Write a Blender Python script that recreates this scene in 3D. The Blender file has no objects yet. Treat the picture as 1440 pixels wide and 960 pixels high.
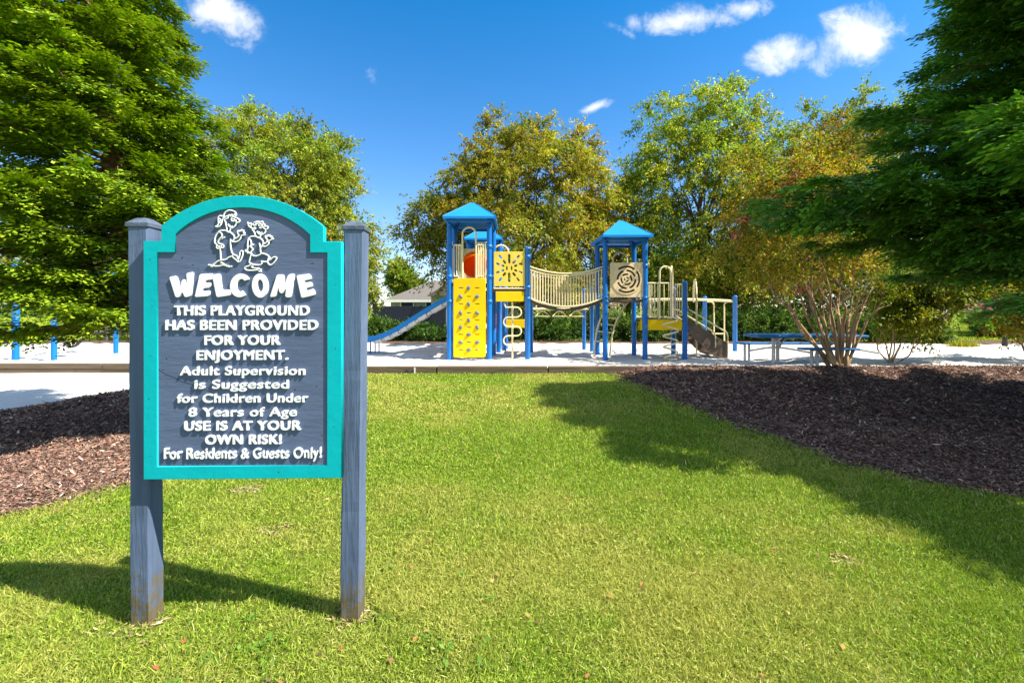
import bpy, bmesh, math, random
import numpy as np
from mathutils import Vector, Matrix

# ---------------------------------------------------------------- camera, sky, sun, exposure
sc = bpy.context.scene
COL = sc.collection
H = 1.45                                   # eye height
F = 640.0                                  # focal length in photo pixels (1440 wide)
HOR = 432.0                                # row of the horizon in the photo
cam_d = bpy.data.cameras.new('camera')
cam = bpy.data.objects.new('camera', cam_d)
COL.objects.link(cam)
cam.location = (0, 0, H)
cam.rotation_euler = (math.radians(90), 0, 0)
cam_d.sensor_width = 36
cam_d.lens = 36 * F / 1440
cam_d.shift_y = -(480 - HOR) / 1440
cam_d.clip_start = 0.05
cam_d.clip_end = 2000
sc.camera = cam

SUN_DIR = Vector((0.80, -0.25, 1.0)).normalized()
EL = math.asin(SUN_DIR.z)
AZ = math.atan2(SUN_DIR.x, SUN_DIR.y)
sun_d = bpy.data.lights.new('sun', 'SUN')
sun_d.energy = 5.0
sun_d.angle = math.radians(0.53)
sun_d.color = (1.0, 0.94, 0.82)
sun = bpy.data.objects.new('sun', sun_d)
COL.objects.link(sun)
sun.rotation_euler = SUN_DIR.to_track_quat('Z', 'Y').to_euler()
sun.location = (20, -8, 30)

sc.view_settings.view_transform = 'Standard'
sc.view_settings.look = 'None'
sc.view_settings.gamma = 1
sc.view_settings.exposure = 1.12
sc.view_settings.use_curve_mapping = False
sc.cycles.max_bounces = 6
sc.cycles.diffuse_bounces = 3
sc.cycles.glossy_bounces = 2
sc.cycles.transmission_bounces = 4
sc.cycles.transparent_max_bounces = 4
sc.cycles.caustics_reflective = False
sc.cycles.caustics_refractive = False

world = bpy.data.worlds.new('World')
sc.world = world
world.use_nodes = True


def build_world():
    nt = world.node_tree
    N, L = nt.nodes, nt.links
    N.clear()
    out = N.new('ShaderNodeOutputWorld')
    bg = N.new('ShaderNodeBackground')
    bg.inputs['Strength'].default_value = 0.09
    L.new(bg.outputs[0], out.inputs[0])
    sky = N.new('ShaderNodeTexSky')
    sky.sky_type = 'NISHITA'
    sky.sun_disc = False
    sky.sun_elevation = EL
    sky.sun_rotation = AZ
    sky.altitude = 0
    sky.air_density = 1.0
    sky.dust_density = 0.3
    sky.ozone_density = 2.5
    hs = N.new('ShaderNodeHueSaturation')
    hs.inputs['Saturation'].default_value = 1.12
    hs.inputs['Value'].default_value = 1.0
    tint = N.new('ShaderNodeMix'); tint.data_type = 'RGBA'; tint.blend_type = 'MULTIPLY'
    tint.inputs['Factor'].default_value = 1
    L.new(sky.outputs[0], tint.inputs['A'])
    geo = N.new('ShaderNodeTexCoord')
    sz = N.new('ShaderNodeSeparateXYZ')
    L.new(geo.outputs['Generated'], sz.inputs[0])
    hz = N.new('ShaderNodeValToRGB')                 # clear deep blue above a pale horizon
    e = hz.color_ramp.elements
    e[0].position = 0.05; e[0].color = (1.05, 1.05, 1.18, 1)
    e[1].position = 0.62; e[1].color = (0.47, 0.98, 1.24, 1)
    L.new(sz.outputs[2], hz.inputs[0])
    L.new(hz.outputs[0], tint.inputs['B'])
    L.new(tint.outputs['Result'], hs.inputs['Color'])
    tc = N.new('ShaderNodeTexCoord')
    sep = N.new('ShaderNodeSeparateXYZ')
    L.new(tc.outputs['Generated'], sep.inputs[0])

    def m(op, a, b=None, c=None, clamp=False):
        n = N.new('ShaderNodeMath')
        n.operation = op
        n.use_clamp = clamp
        for i, v in enumerate((a, b, c)):
            if v is None:
                continue
            if isinstance(v, (int, float)):
                n.inputs[i].default_value = v
            else:
                L.new(v, n.inputs[i])
        return n.outputs[0]
    # a flat cloud layer: the point where a ray meets a sheet far overhead
    yy = m('MAXIMUM', sep.outputs[1], 0.02)
    u = m('DIVIDE', sep.outputs[0], yy)
    v = m('DIVIDE', sep.outputs[2], yy)
    cmb = N.new('ShaderNodeCombineXYZ')
    L.new(u, cmb.inputs[0]); L.new(v, cmb.inputs[1])
    nz = N.new('ShaderNodeTexNoise')
    nz.inputs['Scale'].default_value = 10
    nz.inputs['Detail'].default_value = 10
    nz.inputs['Roughness'].default_value = 0.66
    nz.inputs['Distortion'].default_value = 0.35
    L.new(cmb.outputs[0], nz.inputs['Vector'])
    nz2 = N.new('ShaderNodeTexNoise')
    nz2.inputs['Scale'].default_value = 5
    nz2.inputs['Detail'].default_value = 3
    L.new(cmb.outputs[0], nz2.inputs['Vector'])
    du = m('MULTIPLY_ADD', nz2.outputs['Fac'], 0.10, -0.05)
    total = None
    clouds = [  # centre (u, v), half sizes, tilt, strength
        (-0.640, 0.640, 0.125, 0.070, -0.45, 1.0), (-0.60, 0.575, 0.09, 0.035, -0.3, 0.55),
        (0.39, 0.634, 0.150, 0.048, 0.10, 0.9), (0.50, 0.655, 0.09, 0.035, 0.05, 0.85),
        (0.61, 0.560, 0.13, 0.058, 0.20, 1.0), (0.76, 0.590, 0.17, 0.080, 0.40, 1.1), (0.72, 0.635, 0.06, 0.025, 0.1, 0.5),
        (0.188, 0.440, 0.062, 0.016, 0.30, 0.8), (-0.83, 0.475, 0.06, 0.03, 0.0, 0.45),
        (0.24, 0.61, 0.09, 0.02, -0.35, 0.35), (-0.30, 0.51, 0.03, 0.035, 0.1, 0.30)]
    for cu, cv, a, b, t, s in clouds:
        ct, st = math.cos(t), math.sin(t)
        x = m('ADD', m('SUBTRACT', u, cu), du)
        y = m('SUBTRACT', v, cv)
        xr = m('DIVIDE', m('ADD', m('MULTIPLY', x, ct), m('MULTIPLY', y, st)), a)
        yr = m('DIVIDE', m('SUBTRACT', m('MULTIPLY', y, ct), m('MULTIPLY', x, st)), b)
        d = m('SQRT', m('ADD', m('MULTIPLY', xr, xr), m('MULTIPLY', yr, yr)))
        g = m('MULTIPLY', m('SUBTRACT', 1.0, d, clamp=True), s)
        total = g if total is None else m('MAXIMUM', total, g)
    dens = m('MULTIPLY', m('ADD', m('MULTIPLY', total, 1.7), m('MULTIPLY_ADD', nz.outputs['Fac'], 3.4, -1.98)), m('MULTIPLY', total, 5.0, clamp=True))
    ramp = N.new('ShaderNodeMapRange')
    ramp.interpolation_type = 'SMOOTHSTEP'
    ramp.inputs['From Min'].default_value = 0.0
    ramp.inputs['From Max'].default_value = 1.35
    ramp.inputs['To Max'].default_value = 0.94
    L.new(dens, ramp.inputs['Value'])
    # unseen bright cloud, added as neutral fill light overhead and behind the viewer
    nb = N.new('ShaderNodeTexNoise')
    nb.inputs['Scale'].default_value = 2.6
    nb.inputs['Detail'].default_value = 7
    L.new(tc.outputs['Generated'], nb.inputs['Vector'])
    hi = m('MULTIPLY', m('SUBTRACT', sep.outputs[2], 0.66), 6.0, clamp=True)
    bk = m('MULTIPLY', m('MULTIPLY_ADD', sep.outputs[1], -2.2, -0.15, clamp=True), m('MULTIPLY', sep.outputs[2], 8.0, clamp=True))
    fill_cloud = m('MULTIPLY', m('MAXIMUM', hi, bk), m('MULTIPLY_ADD', nb.outputs['Fac'], 2.4, -0.55, clamp=True))
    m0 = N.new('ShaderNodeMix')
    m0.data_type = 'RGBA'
    L.new(m('MULTIPLY', fill_cloud, 0.58), m0.inputs['Factor'])
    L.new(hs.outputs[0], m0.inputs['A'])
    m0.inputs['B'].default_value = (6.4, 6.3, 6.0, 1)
    mix = N.new('ShaderNodeMix')
    mix.data_type = 'RGBA'
    L.new(ramp.outputs[0], mix.inputs['Factor'])
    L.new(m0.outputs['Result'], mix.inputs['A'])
    mix.inputs['B'].default_value = (6.0, 6.2, 6.5, 1)
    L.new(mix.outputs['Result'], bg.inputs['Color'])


build_world()

# ---------------------------------------------------------------- helpers
rng = np.random.default_rng(7)
random.seed(7)


def P(px, py, Y):
    """the point at depth Y that the photo shows at pixel (px, py)"""
    return Vector(((px - 720) / F * Y, Y, H + (HOR - py) / F * Y))


def tag(o, label=None, cat=None, group=None, kind=None):
    if label: o['label'] = label
    if cat: o['category'] = cat
    if group: o['group'] = group
    if kind: o['kind'] = kind
    return o


def empty(name, loc=(0, 0, 0), rz=0.0):
    o = bpy.data.objects.new(name, None)
    COL.objects.link(o)
    o.location = loc
    o.rotation_euler = (0, 0, rz)
    o.empty_display_size = 0.2
    return o


def link_mesh(name, me, mat, parent=None):
    if mat is not None and not me.materials:
        me.materials.append(mat)
    o = bpy.data.objects.new(name, me)
    COL.objects.link(o)
    if parent is not None:
        o.parent = parent
    return o


class MB:
    """collects shapes and links them as one mesh object"""
    def __init__(s):
        s.v, s.f, s.sm = [], [], []

    def add(s, verts, faces, smooth=False):
        b = len(s.v)
        s.v += [tuple(p) for p in verts]
        for f in faces:
            s.f.append(tuple(i + b for i in f))
            s.sm.append(smooth)

    def box(s, c, size, M=None):
        hx, hy, hz = size[0] / 2, size[1] / 2, size[2] / 2
        vs = [Vector((x * hx, y * hy, z * hz)) for z in (-1, 1) for y in (-1, 1) for x in (-1, 1)]
        if M is not None:
            vs = [M @ v for v in vs]
        c = Vector(c)
        s.add([v + c for v in vs], [(0, 2, 3, 1), (4, 5, 7, 6), (0, 1, 5, 4), (2, 6, 7, 3), (0, 4, 6, 2), (1, 3, 7, 5)])

    def rbox(s, c, size, r=0.01, M=None):
        """a box with bevelled edges"""
        bm = bmesh.new()
        bmesh.ops.create_cube(bm, size=1)
        for v in bm.verts:
            v.co = Vector((v.co.x * size[0], v.co.y * size[1], v.co.z * size[2]))
        bmesh.ops.bevel(bm, geom=bm.edges[:], offset=min(r, min(size) * 0.45), segments=2, affect='EDGES', profile=0.5)
        bm.verts.index_update()
        vs = [v.co.copy() for v in bm.verts]
        if M is not None:
            vs = [M @ v for v in vs]
        c = Vector(c)
        s.add([v + c for v in vs], [[v.index for v in f.verts] for f in bm.faces])
        bm.free()

    def tube(s, pts, r, n=10, closed=False, cap=True, ell=None):
        pts = [Vector(p) for p in pts]
        k = len(pts)
        if k < 2:
            return
        rs = r if isinstance(r, (list, tuple)) else [r] * k
        tang = []
        for i in range(k):
            a = pts[i - 1] if (i > 0 or closed) else pts[0]
            b = pts[(i + 1) % k] if (i < k - 1 or closed) else pts[-1]
            d = b - a
            tang.append(d.normalized() if d.length > 1e-9 else Vector((0, 0, 1)))
        t0 = tang[0]
        up = Vector((0, 0, 1)) if abs(t0.z) < 0.9 else Vector((0, 1, 0))
        nrm = (up - t0 * up.dot(t0)).normalized()
        vs = []
        for i in range(k):
            t = tang[i]
            nrm = nrm - t * nrm.dot(t)
            nrm = nrm.normalized() if nrm.length > 1e-6 else t.orthogonal().normalized()
            bi = t.cross(nrm)
            for j in range(n):
                a = 2 * math.pi * j / n
                vs.append(pts[i] + (nrm * math.cos(a) + bi * math.sin(a)) * rs[i])
        fs = []
        for i in range(k if closed else k - 1):
            i2 = (i + 1) % k
            for j in range(n):
                j2 = (j + 1) % n
                fs.append((i * n + j, i * n + j2, i2 * n + j2, i2 * n + j))
        s.add(vs, fs, True)
        if cap and not closed:
            s.add(vs[:n], [tuple(range(n - 1, -1, -1))])
            s.add(vs[-n:], [tuple(range(n))])

    def lathe(s, prof, base, n=16):
        base = Vector(base)
        vs, fs = [], []
        for r, z in prof:
            for j in range(n):
                a = 2 * math.pi * j / n
                vs.append(base + Vector((r * math.cos(a), r * math.sin(a), z)))
        for i in range(len(prof) - 1):
            for j in range(n):
                j2 = (j + 1) % n
                fs.append((i * n + j, i * n + j2, (i + 1) * n + j2, (i + 1) * n + j))
        s.add(vs, fs, True)
        s.add(vs[-n:], [tuple(range(n))])

    def build(s, name, mat, parent=None):
        me = bpy.data.meshes.new(name)
        me.from_pydata(s.v, [], s.f)
        me.polygons.foreach_set('use_smooth', s.sm)
        me.update()
        return link_mesh(name, me, mat, parent)


def arc(c, r, a0, a1, n, ux, uy):
    c, ux, uy = Vector(c), Vector(ux), Vector(uy)
    return [c + ux * (r * math.cos(a0 + (a1 - a0) * i / n)) + uy * (r * math.sin(a0 + (a1 - a0) * i / n)) for i in range(n + 1)]


def smooth_path(pts, sub=6):
    """Catmull-Rom through the points"""
    pts = [Vector(p) for p in pts]
    out = []
    for i in range(len(pts) - 1):
        p0 = pts[max(i - 1, 0)]; p1 = pts[i]; p2 = pts[i + 1]; p3 = pts[min(i + 2, len(pts) - 1)]
        for k in range(sub):
            t = k / sub
            out.append(0.5 * ((2 * p1) + (p2 - p0) * t + (2 * p0 - 5 * p1 + 4 * p2 - p3) * t * t + (3 * p1 - p0 - 3 * p2 + p3) * t ** 3))
    out.append(pts[-1])
    return out


def plate(outlines, thick, bevel=0.0):
    """flat shape (first outline, the others are holes) in x,z; thickness runs along +y; returns a mesh"""
    cu = bpy.data.curves.new('plate', 'CURVE')
    cu.dimensions = '2D'
    cu.fill_mode = 'BOTH'
    cu.extrude = thick / 2
    if bevel:
        cu.bevel_depth = bevel
        cu.bevel_resolution = 1
        cu.offset = -bevel
        cu.extrude = thick / 2 - bevel
    for ol in outlines:
        sp = cu.splines.new('POLY')
        sp.points.add(len(ol) - 1)
        for i, (x, z) in enumerate(ol):
            sp.points[i].co = (x, z, 0, 1)
        sp.use_cyclic_u = True
    o = bpy.data.objects.new('plate', cu)
    COL.objects.link(o)
    dg = bpy.context.evaluated_depsgraph_get()
    me = bpy.data.meshes.new_from_object(o.evaluated_get(dg))
    bpy.data.objects.remove(o)
    bpy.data.curves.remove(cu)
    me.materials.clear()
    # (x, z, t) -> (x, t, z): mirror y so the face turned to the camera stays in front
    me.transform(Matrix(((1, 0, 0, 0), (0, 0, -1, thick / 2), (0, 1, 0, 0), (0, 0, 0, 1))))
    return me


# ---------------------------------------------------------------- materials
def new_mat(name):
    m = bpy.data.materials.new(name)
    m.use_nodes = True
    nt = m.node_tree
    nt.nodes.clear()
    out = nt.nodes.new('ShaderNodeOutputMaterial')
    return m, nt.nodes, nt.links, out


def mat_basic(name, col, rough=0.5, var=0.12, scale=6.0, bump=0.0, bscale=40.0, stretch=None, spec=0.4, dirt=None, dirt_z=None, metallic=0.0):
    """principled surface with two octaves of tint variation and bump, in object space"""
    m, N, L, out = new_mat(name)
    b = N.new('ShaderNodeBsdfPrincipled')
    L.new(b.outputs[0], out.inputs[0])
    b.inputs['Roughness'].default_value = rough
    b.inputs['Metallic'].default_value = metallic
    b.inputs['Specular IOR Level'].default_value = spec
    tc = N.new('ShaderNodeTexCoord')
    mp = N.new('ShaderNodeMapping')
    L.new(tc.outputs['Object'], mp.inputs[0])
    if stretch:
        mp.inputs['Scale'].default_value = stretch
    n1 = N.new('ShaderNodeTexNoise')
    n1.inputs['Scale'].default_value = scale
    n1.inputs['Detail'].default_value = 6
    L.new(mp.outputs[0], n1.inputs['Vector'])
    mr = N.new('ShaderNodeMapRange')
    mr.inputs['From Min'].default_value = 0.3
    mr.inputs['From Max'].default_value = 0.7
    mr.inputs['To Min'].default_value = 1 - var
    mr.inputs['To Max'].default_value = 1 + var
    L.new(n1.outputs['Fac'], mr.inputs['Value'])
    hs = N.new('ShaderNodeHueSaturation')
    hs.inputs['Color'].default_value = (*col, 1)
    L.new(mr.outputs[0], hs.inputs['Value'])
    src = hs.outputs[0]
    if dirt:
        n3 = N.new('ShaderNodeTexNoise')
        n3.inputs['Scale'].default_value = dirt[1]
        n3.inputs['Detail'].default_value = 8
        n3.inputs['Roughness'].default_value = 0.7
        L.new((tc.outputs['Object'] if dirt_z else mp.outputs[0]), n3.inputs['Vector'])
        r3 = N.new('ShaderNodeMapRange')
        r3.inputs['From Min'].default_value = dirt[2]
        r3.inputs['From Max'].default_value = dirt[2] + 0.1
        r3.inputs['To Max'].default_value = dirt[3]
        L.new(n3.outputs['Fac'], r3.inputs['Value'])
        fac = r3.outputs[0]
        if dirt_z:                        # dirt splashed up from the ground
            sp = N.new('ShaderNodeSeparateXYZ')
            L.new(tc.outputs['Object'], sp.inputs[0])
            rz = N.new('ShaderNodeMapRange')
            rz.inputs['From Min'].default_value = dirt_z[0]
            rz.inputs['From Max'].default_value = dirt_z[1]
            rz.inputs['To Min'].default_value = 1.0
            rz.inputs['To Max'].default_value = 0.0
            L.new(sp.outputs[2], rz.inputs['Value'])
            ad = N.new('ShaderNodeMath'); ad.operation = 'MULTIPLY_ADD'; ad.use_clamp = True
            L.new(n3.outputs['Fac'], ad.inputs[0]); ad.inputs[1].default_value = 5.0
            sb = N.new('ShaderNodeMath'); sb.operation = 'MULTIPLY_ADD'
            L.new(rz.outputs[0], sb.inputs[0]); sb.inputs[1].default_value = 2.4; sb.inputs[2].default_value = -3.6
            L.new(sb.outputs[0], ad.inputs[2])
            mxm = N.new('ShaderNodeMath'); mxm.operation = 'MAXIMUM'
            L.new(ad.outputs[0], mxm.inputs[0]); L.new(fac, mxm.inputs[1])
            fac = mxm.outputs[0]
        mx = N.new('ShaderNodeMix'); mx.data_type = 'RGBA'
        L.new(fac, mx.inputs['Factor'])
        L.new(src, mx.inputs['A'])
        mx.inputs['B'].default_value = (*dirt[0], 1)
        src = mx.outputs['Result']
    L.new(src, b.inputs['Base Color'])
    if bump:
        n2 = N.new('ShaderNodeTexNoise')
        n2.inputs['Scale'].default_value = bscale
        n2.inputs['Detail'].default_value = 7
        n2.inputs['Roughness'].default_value = 0.6
        L.new(mp.outputs[0], n2.inputs['Vector'])
        bp = N.new('ShaderNodeBump')
        bp.inputs['Strength'].default_value = 1.0
        bp.inputs['Distance'].default_value = bump
        L.new(n2.outputs['Fac'], bp.inputs['Height'])
        L.new(bp.outputs[0], b.inputs['Normal'])
    return m


def mat_leaf(name, trans=0.35, rough=0.55, tint=(1.25, 1.15, 0.5)):
    """leaf colour comes per leaf from the attribute 'col'"""
    m, N, L, out = new_mat(name)
    at = N.new('ShaderNodeAttribute')
    at.attribute_name = 'col'
    b = N.new('ShaderNodeBsdfPrincipled')
    b.inputs['Roughness'].default_value = rough
    b.inputs['Specular IOR Level'].default_value = 0.25
    L.new(at.outputs['Color'], b.inputs['Base Color'])
    t = N.new('ShaderNodeBsdfTranslucent')
    mu = N.new('ShaderNodeMix'); mu.data_type = 'RGBA'; mu.blend_type = 'MULTIPLY'
    mu.inputs['Factor'].default_value = 1
    L.new(at.outputs['Color'], mu.inputs['A'])
    mu.inputs['B'].default_value = (*tint, 1)
    L.new(mu.outputs['Result'], t.inputs['Color'])
    ms = N.new('ShaderNodeMixShader')
    ms.inputs[0].default_value = trans
    L.new(b.outputs[0], ms.inputs[1])
    L.new(t.outputs[0], ms.inputs[2])
    L.new(ms.outputs[0], out.inputs[0])
    return m


def mat_ground(name, stops, scales=(0.5, 6, 60), rough=0.95, bump=0.02, bscale=30, weights=(0.4, 0.3, 0.3)):
    """ground: sum of noises in world space through a colour ramp"""
    m, N, L, out = new_mat(name)
    b = N.new('ShaderNodeBsdfPrincipled')
    b.inputs['Roughness'].default_value = rough
    b.inputs['Specular IOR Level'].default_value = 0.1
    L.new(b.outputs[0], out.inputs[0])
    g = N.new('ShaderNodeNewGeometry')
    acc = None
    for s, w in zip(scales, weights):
        n = N.new('ShaderNodeTexNoise')
        n.inputs['Scale'].default_value = s
        n.inputs['Detail'].default_value = 5
        L.new(g.outputs['Position'], n.inputs['Vector'])
        mu = N.new('ShaderNodeMath'); mu.operation = 'MULTIPLY_ADD'
        L.new(n.outputs['Fac'], mu.inputs[0]); mu.inputs[1].default_value = w
        if acc is None: mu.inputs[2].default_value = 0
        else: L.new(acc, mu.inputs[2])
        acc = mu.outputs[0]
    rp = N.new('ShaderNodeValToRGB')
    el = rp.color_ramp.elements
    while len(el) < len(stops): el.new(0.5)
    for e, (p, c) in zip(el, stops):
        e.position = p; e.color = (*c, 1)
    L.new(acc, rp.inputs[0])
    L.new(rp.outputs[0], b.inputs['Base Color'])
    n2 = N.new('ShaderNodeTexNoise')
    n2.inputs['Scale'].default_value = bscale
    n2.inputs['Detail'].default_value = 8
    n2.inputs['Roughness'].default_value = 0.65
    L.new(g.outputs['Position'], n2.inputs['Vector'])
    bp = N.new('ShaderNodeBump')
    bp.inputs['Distance'].default_value = bump
    L.new(n2.outputs['Fac'], bp.inputs['Height'])
    L.new(bp.outputs[0], b.inputs['Normal'])
    return m


M = dict(
    blue=mat_basic('blue_paint', (0.004, 0.155, 0.52), 0.38, 0.10, 3, 0.0008, 60, dirt=((0.10, 0.16, 0.26), 9, 0.62, 0.5)),
    blue_roof=mat_basic('blue_roof_plastic', (0.003, 0.22, 0.62), 0.42, 0.08, 2, 0.001, 30),
    yellow=mat_basic('yellow_plastic', (0.88, 0.58, 0.010), 0.45, 0.06, 3, 0.001, 40, dirt=((0.5, 0.3, 0.05), 7, 0.64, 0.4), spec=0.08),
    yellow_pale=mat_basic('faded_yellow_plastic', (0.88, 0.64, 0.10), 0.5, 0.08, 4, 0.001, 40, spec=0.08),
    beige=mat_basic('beige_coated_steel', (0.84, 0.70, 0.40), 0.42, 0.08, 5, 0.0006, 60, spec=0.08),
    tan=mat_basic('tan_plastic', (0.82, 0.63, 0.36), 0.5, 0.08, 4, 0.001, 40, spec=0.08),
    orange=mat_basic('orange_plastic', (0.80, 0.22, 0.008), 0.38, 0.08, 3, 0.001, 30),
    brown=mat_basic('brown_coated_deck', (0.085, 0.055, 0.040), 0.7, 0.2, 12, 0.002, 80),
    stair=mat_basic('worn_brown_stair', (0.16, 0.115, 0.08), 0.7, 0.25, 9, 0.002, 60),
    grey_hold=mat_basic('grey_hold_plastic', (0.12, 0.17, 0.26), 0.5, 0.2, 30, 0.001, 60),
    black=mat_basic('black_rubber', (0.02, 0.02, 0.022), 0.6, 0.2, 20, 0.001, 60),
    galv=mat_basic('galvanised_steel', (0.55, 0.55, 0.54), 0.35, 0.12, 12, 0.0005, 60, metallic=0.6),
    chute=mat_basic('pale_slide_plastic', (0.72, 0.70, 0.66), 0.45, 0.08, 4, 0.001, 40),
    table=mat_basic('blue_coated_table', (0.02, 0.17, 0.42), 0.4, 0.12, 10, 0.001, 120),
    table_leg=mat_basic('grey_powder_coat', (0.62, 0.60, 0.58), 0.45, 0.1, 8, 0.0006, 60),
    teal=mat_basic('teal_sign_paint', (0.004, 0.42, 0.47), 0.5, 0.07, 5, 0.0016, 26, dirt=((0.005, 0.28, 0.33), 22, 0.70, 0.8), spec=0.08),
    board=mat_basic('slate_blue_board_paint', (0.105, 0.138, 0.23), 0.6, 0.11, 5, 0.003, 16, stretch=(0.5, 1, 2.2), dirt=((0.06, 0.075, 0.12), 26, 0.69, 0.8), spec=0.08),
    post=mat_basic('slate_blue_post_paint', (0.105, 0.145, 0.235), 0.65, 0.22, 8, 0.006, 30, stretch=(1.6, 1.6, 0.16), dirt=((0.13, 0.105, 0.06), 24, 0.64, 0.8), dirt_z=(0.0, 0.42), spec=0.08),
    cap=mat_basic('weathered_slate_cap', (0.085, 0.11, 0.16), 0.75, 0.25, 20, 0.004, 60, dirt=((0.22, 0.21, 0.19), 16, 0.6, 0.5)),
    white=mat_basic('white_letter_paint', (0.86, 0.86, 0.87), 0.45, 0.05, 14, 0.0006, 60, spec=0.08),
    crack=mat_basic('dark_crack', (0.03, 0.035, 0.05), 0.9, 0.1, 20),
    timber=mat_basic('weathered_timber', (0.135, 0.098, 0.062), 0.85, 0.3, 9, 0.012, 26, stretch=(0.12, 1.5, 1.5), dirt=((0.10, 0.085, 0.065), 5, 0.56, 0.7)),
    bark=mat_basic('grey_brown_bark', (0.13, 0.095, 0.065), 0.9, 0.35, 10, 0.03, 16, stretch=(1, 1, 0.35)),
    bark_con=mat_basic('red_brown_bark', (0.22, 0.115, 0.065), 0.9, 0.3, 12, 0.02, 24, stretch=(1, 1, 0.2)),
    bark_myrtle=mat_basic('smooth_tan_bark', (0.42, 0.27, 0.14), 0.6, 0.4, 9, 0.004, 30, stretch=(1, 1, 0.3), dirt=((0.12, 0.075, 0.045), 7, 0.52, 0.9)),
    roof=mat_basic('grey_brown_shingles', (0.15, 0.13, 0.115), 0.9, 0.2, 12, 0.01, 20),
    wall=mat_basic('pale_siding', (0.36, 0.36, 0.36), 0.7, 0.08, 3, 0.004, 10, stretch=(0.2, 0.2, 6)),
    trim=mat_basic('white_trim', (0.80, 0.80, 0.78), 0.6, 0.05, 5),
    navy=mat_basic('navy_screen', (0.018, 0.024, 0.045), 0.7, 0.2, 4, 0.003, 30),
    fence=mat_basic('grey_fence_wood', (0.20, 0.165, 0.125), 0.9, 0.3, 9, 0.01, 30, stretch=(0.3, 1, 1)),
    leaf=mat_leaf('leaf', 0.42),
    leaf_con=mat_leaf('scale_leaf', 0.20, 0.6, (1.2, 1.15, 0.45)),
    grassblade=mat_leaf('grass_blade', 0.28, 0.5, (1.2, 1.1, 0.5)),
    petal=mat_leaf('petal', 0.35, 0.6, (1.0, 1.0, 1.0)),
    chip=mat_leaf('bark_chip', 0.0, 0.85),
    lawn=mat_ground('lawn_soil', [(0.30, (0.05, 0.075, 0.010)), (0.45, (0.115, 0.165, 0.015)), (0.56, (0.17, 0.22, 0.025)), (0.7, (0.25, 0.235, 0.07))], (0.35, 2.3, 45), bump=0.03, bscale=45),
    mulch=mat_ground('mulch_floor', [(0.3, (0.05, 0.03, 0.023)), (0.48, (0.12, 0.07, 0.052)), (0.6, (0.20, 0.12, 0.085)), (0.72, (0.34, 0.24, 0.17))], (0.8, 9, 60), bump=0.04, bscale=38),
    sand=mat_ground('white_sand', [(0.32, (0.46, 0.42, 0.37)), (0.45, (0.66, 0.62, 0.565)), (0.60, (0.75, 0.715, 0.66))], (0.6, 5, 40), bump=0.03, bscale=14),
    path=mat_ground('pale_path', [(0.3, (0.42, 0.36, 0.28)), (0.7, (0.55, 0.48, 0.40))], (0.6, 5, 40), bump=0.006, bscale=20),
)

# sunlight glows through the thin plastic of the tube slide
_nt = M['orange'].node_tree
_pb = next(n for n in _nt.nodes if n.type == 'BSDF_PRINCIPLED')
_tr = _nt.nodes.new('ShaderNodeBsdfTranslucent')
_tr.inputs['Color'].default_value = (0.95, 0.26, 0.01, 1)
_mx = _nt.nodes.new('ShaderNodeMixShader')
_mx.inputs[0].default_value = 0.5
_nt.links.new(_pb.outputs[0], _mx.inputs[1]); _nt.links.new(_tr.outputs[0], _mx.inputs[2])
_nt.links.new(_mx.outputs[0], next(n for n in _nt.nodes if n.type == 'OUTPUT_MATERIAL').inputs[0])

# ---------------------------------------------------------------- ground
XL = np.array([(1.2, -9), (2.5, -6.2), (2.9, -4.6), (3.17, -3.56), (3.74, -3.16), (5, -3.4), (6, -3.8), (7.5, -4.5), (9.93, -5.3)])
XR = np.array([(1.2, 9), (2.8, 7.2), (3.15, 4.9), (3.41, 3.90), (3.74, 3.42), (4.16, 3.12), (4.88, 2.92), (5.5, 2.76), (6.72, 2.50), (8.2, 2.40), (9.93, 2.2)])
XS = np.array([(4.4, -13), (5.0, -8.8), (5.6, -7.4), (6.19, -6.96), (7.73, -6.52), (9.93, -6.2)])


def edge(tab, Y, wob=0.05, ph=0.0):
    x = np.interp(Y, tab[:, 0], tab[:, 1])
    return x + wob * np.sin(Y * 4.1 + ph) * 0.6 + wob * 0.5 * np.sin(Y * 11.3 + 1.3 + ph)


def fnoise(x, y, s, seed=0):
    """cheap smooth value noise"""
    x = np.asarray(x) * s + 100.5; y = np.asarray(y) * s + 100.5
    r = np.random.default_rng(seed).random((512, 512))
    xi = np.floor(x).astype(int); yi = np.floor(y).astype(int)
    fx = x - xi; fy = y - yi
    fx = fx * fx * (3 - 2 * fx); fy = fy * fy * (3 - 2 * fy)
    g = lambda a, b: r[a % 512, b % 512]
    return (g(xi, yi) * (1 - fx) + g(xi + 1, yi) * fx) * (1 - fy) + (g(xi, yi + 1) * (1 - fx) + g(xi + 1, yi + 1) * fx) * fy


def grid_mesh(name, X, Y, Z, mat, kind='structure'):
    r, c = X.shape
    vs = np.stack([X, Y, Z], -1).reshape(-1, 3)
    i = np.arange(r * c).reshape(r, c)
    q = np.stack([i[:-1, :-1], i[:-1, 1:], i[1:, 1:], i[1:, :-1]], -1).reshape(-1, 4)
    me = bpy.data.meshes.new(name)
    me.vertices.add(len(vs)); me.vertices.foreach_set('co', vs.astype(np.float32).ravel())
    me.loops.add(q.size); me.loops.foreach_set('vertex_index', q.ravel().astype(np.int32))
    me.polygons.add(len(q)); me.polygons.foreach_set('loop_start', np.arange(0, q.size, 4, dtype=np.int32))
    me.polygons.foreach_set('use_smooth', np.ones(len(q), bool))
    me.update(calc_edges=True)
    o = link_mesh(name, me, mat)
    o['kind'] = kind
    return o


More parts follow.
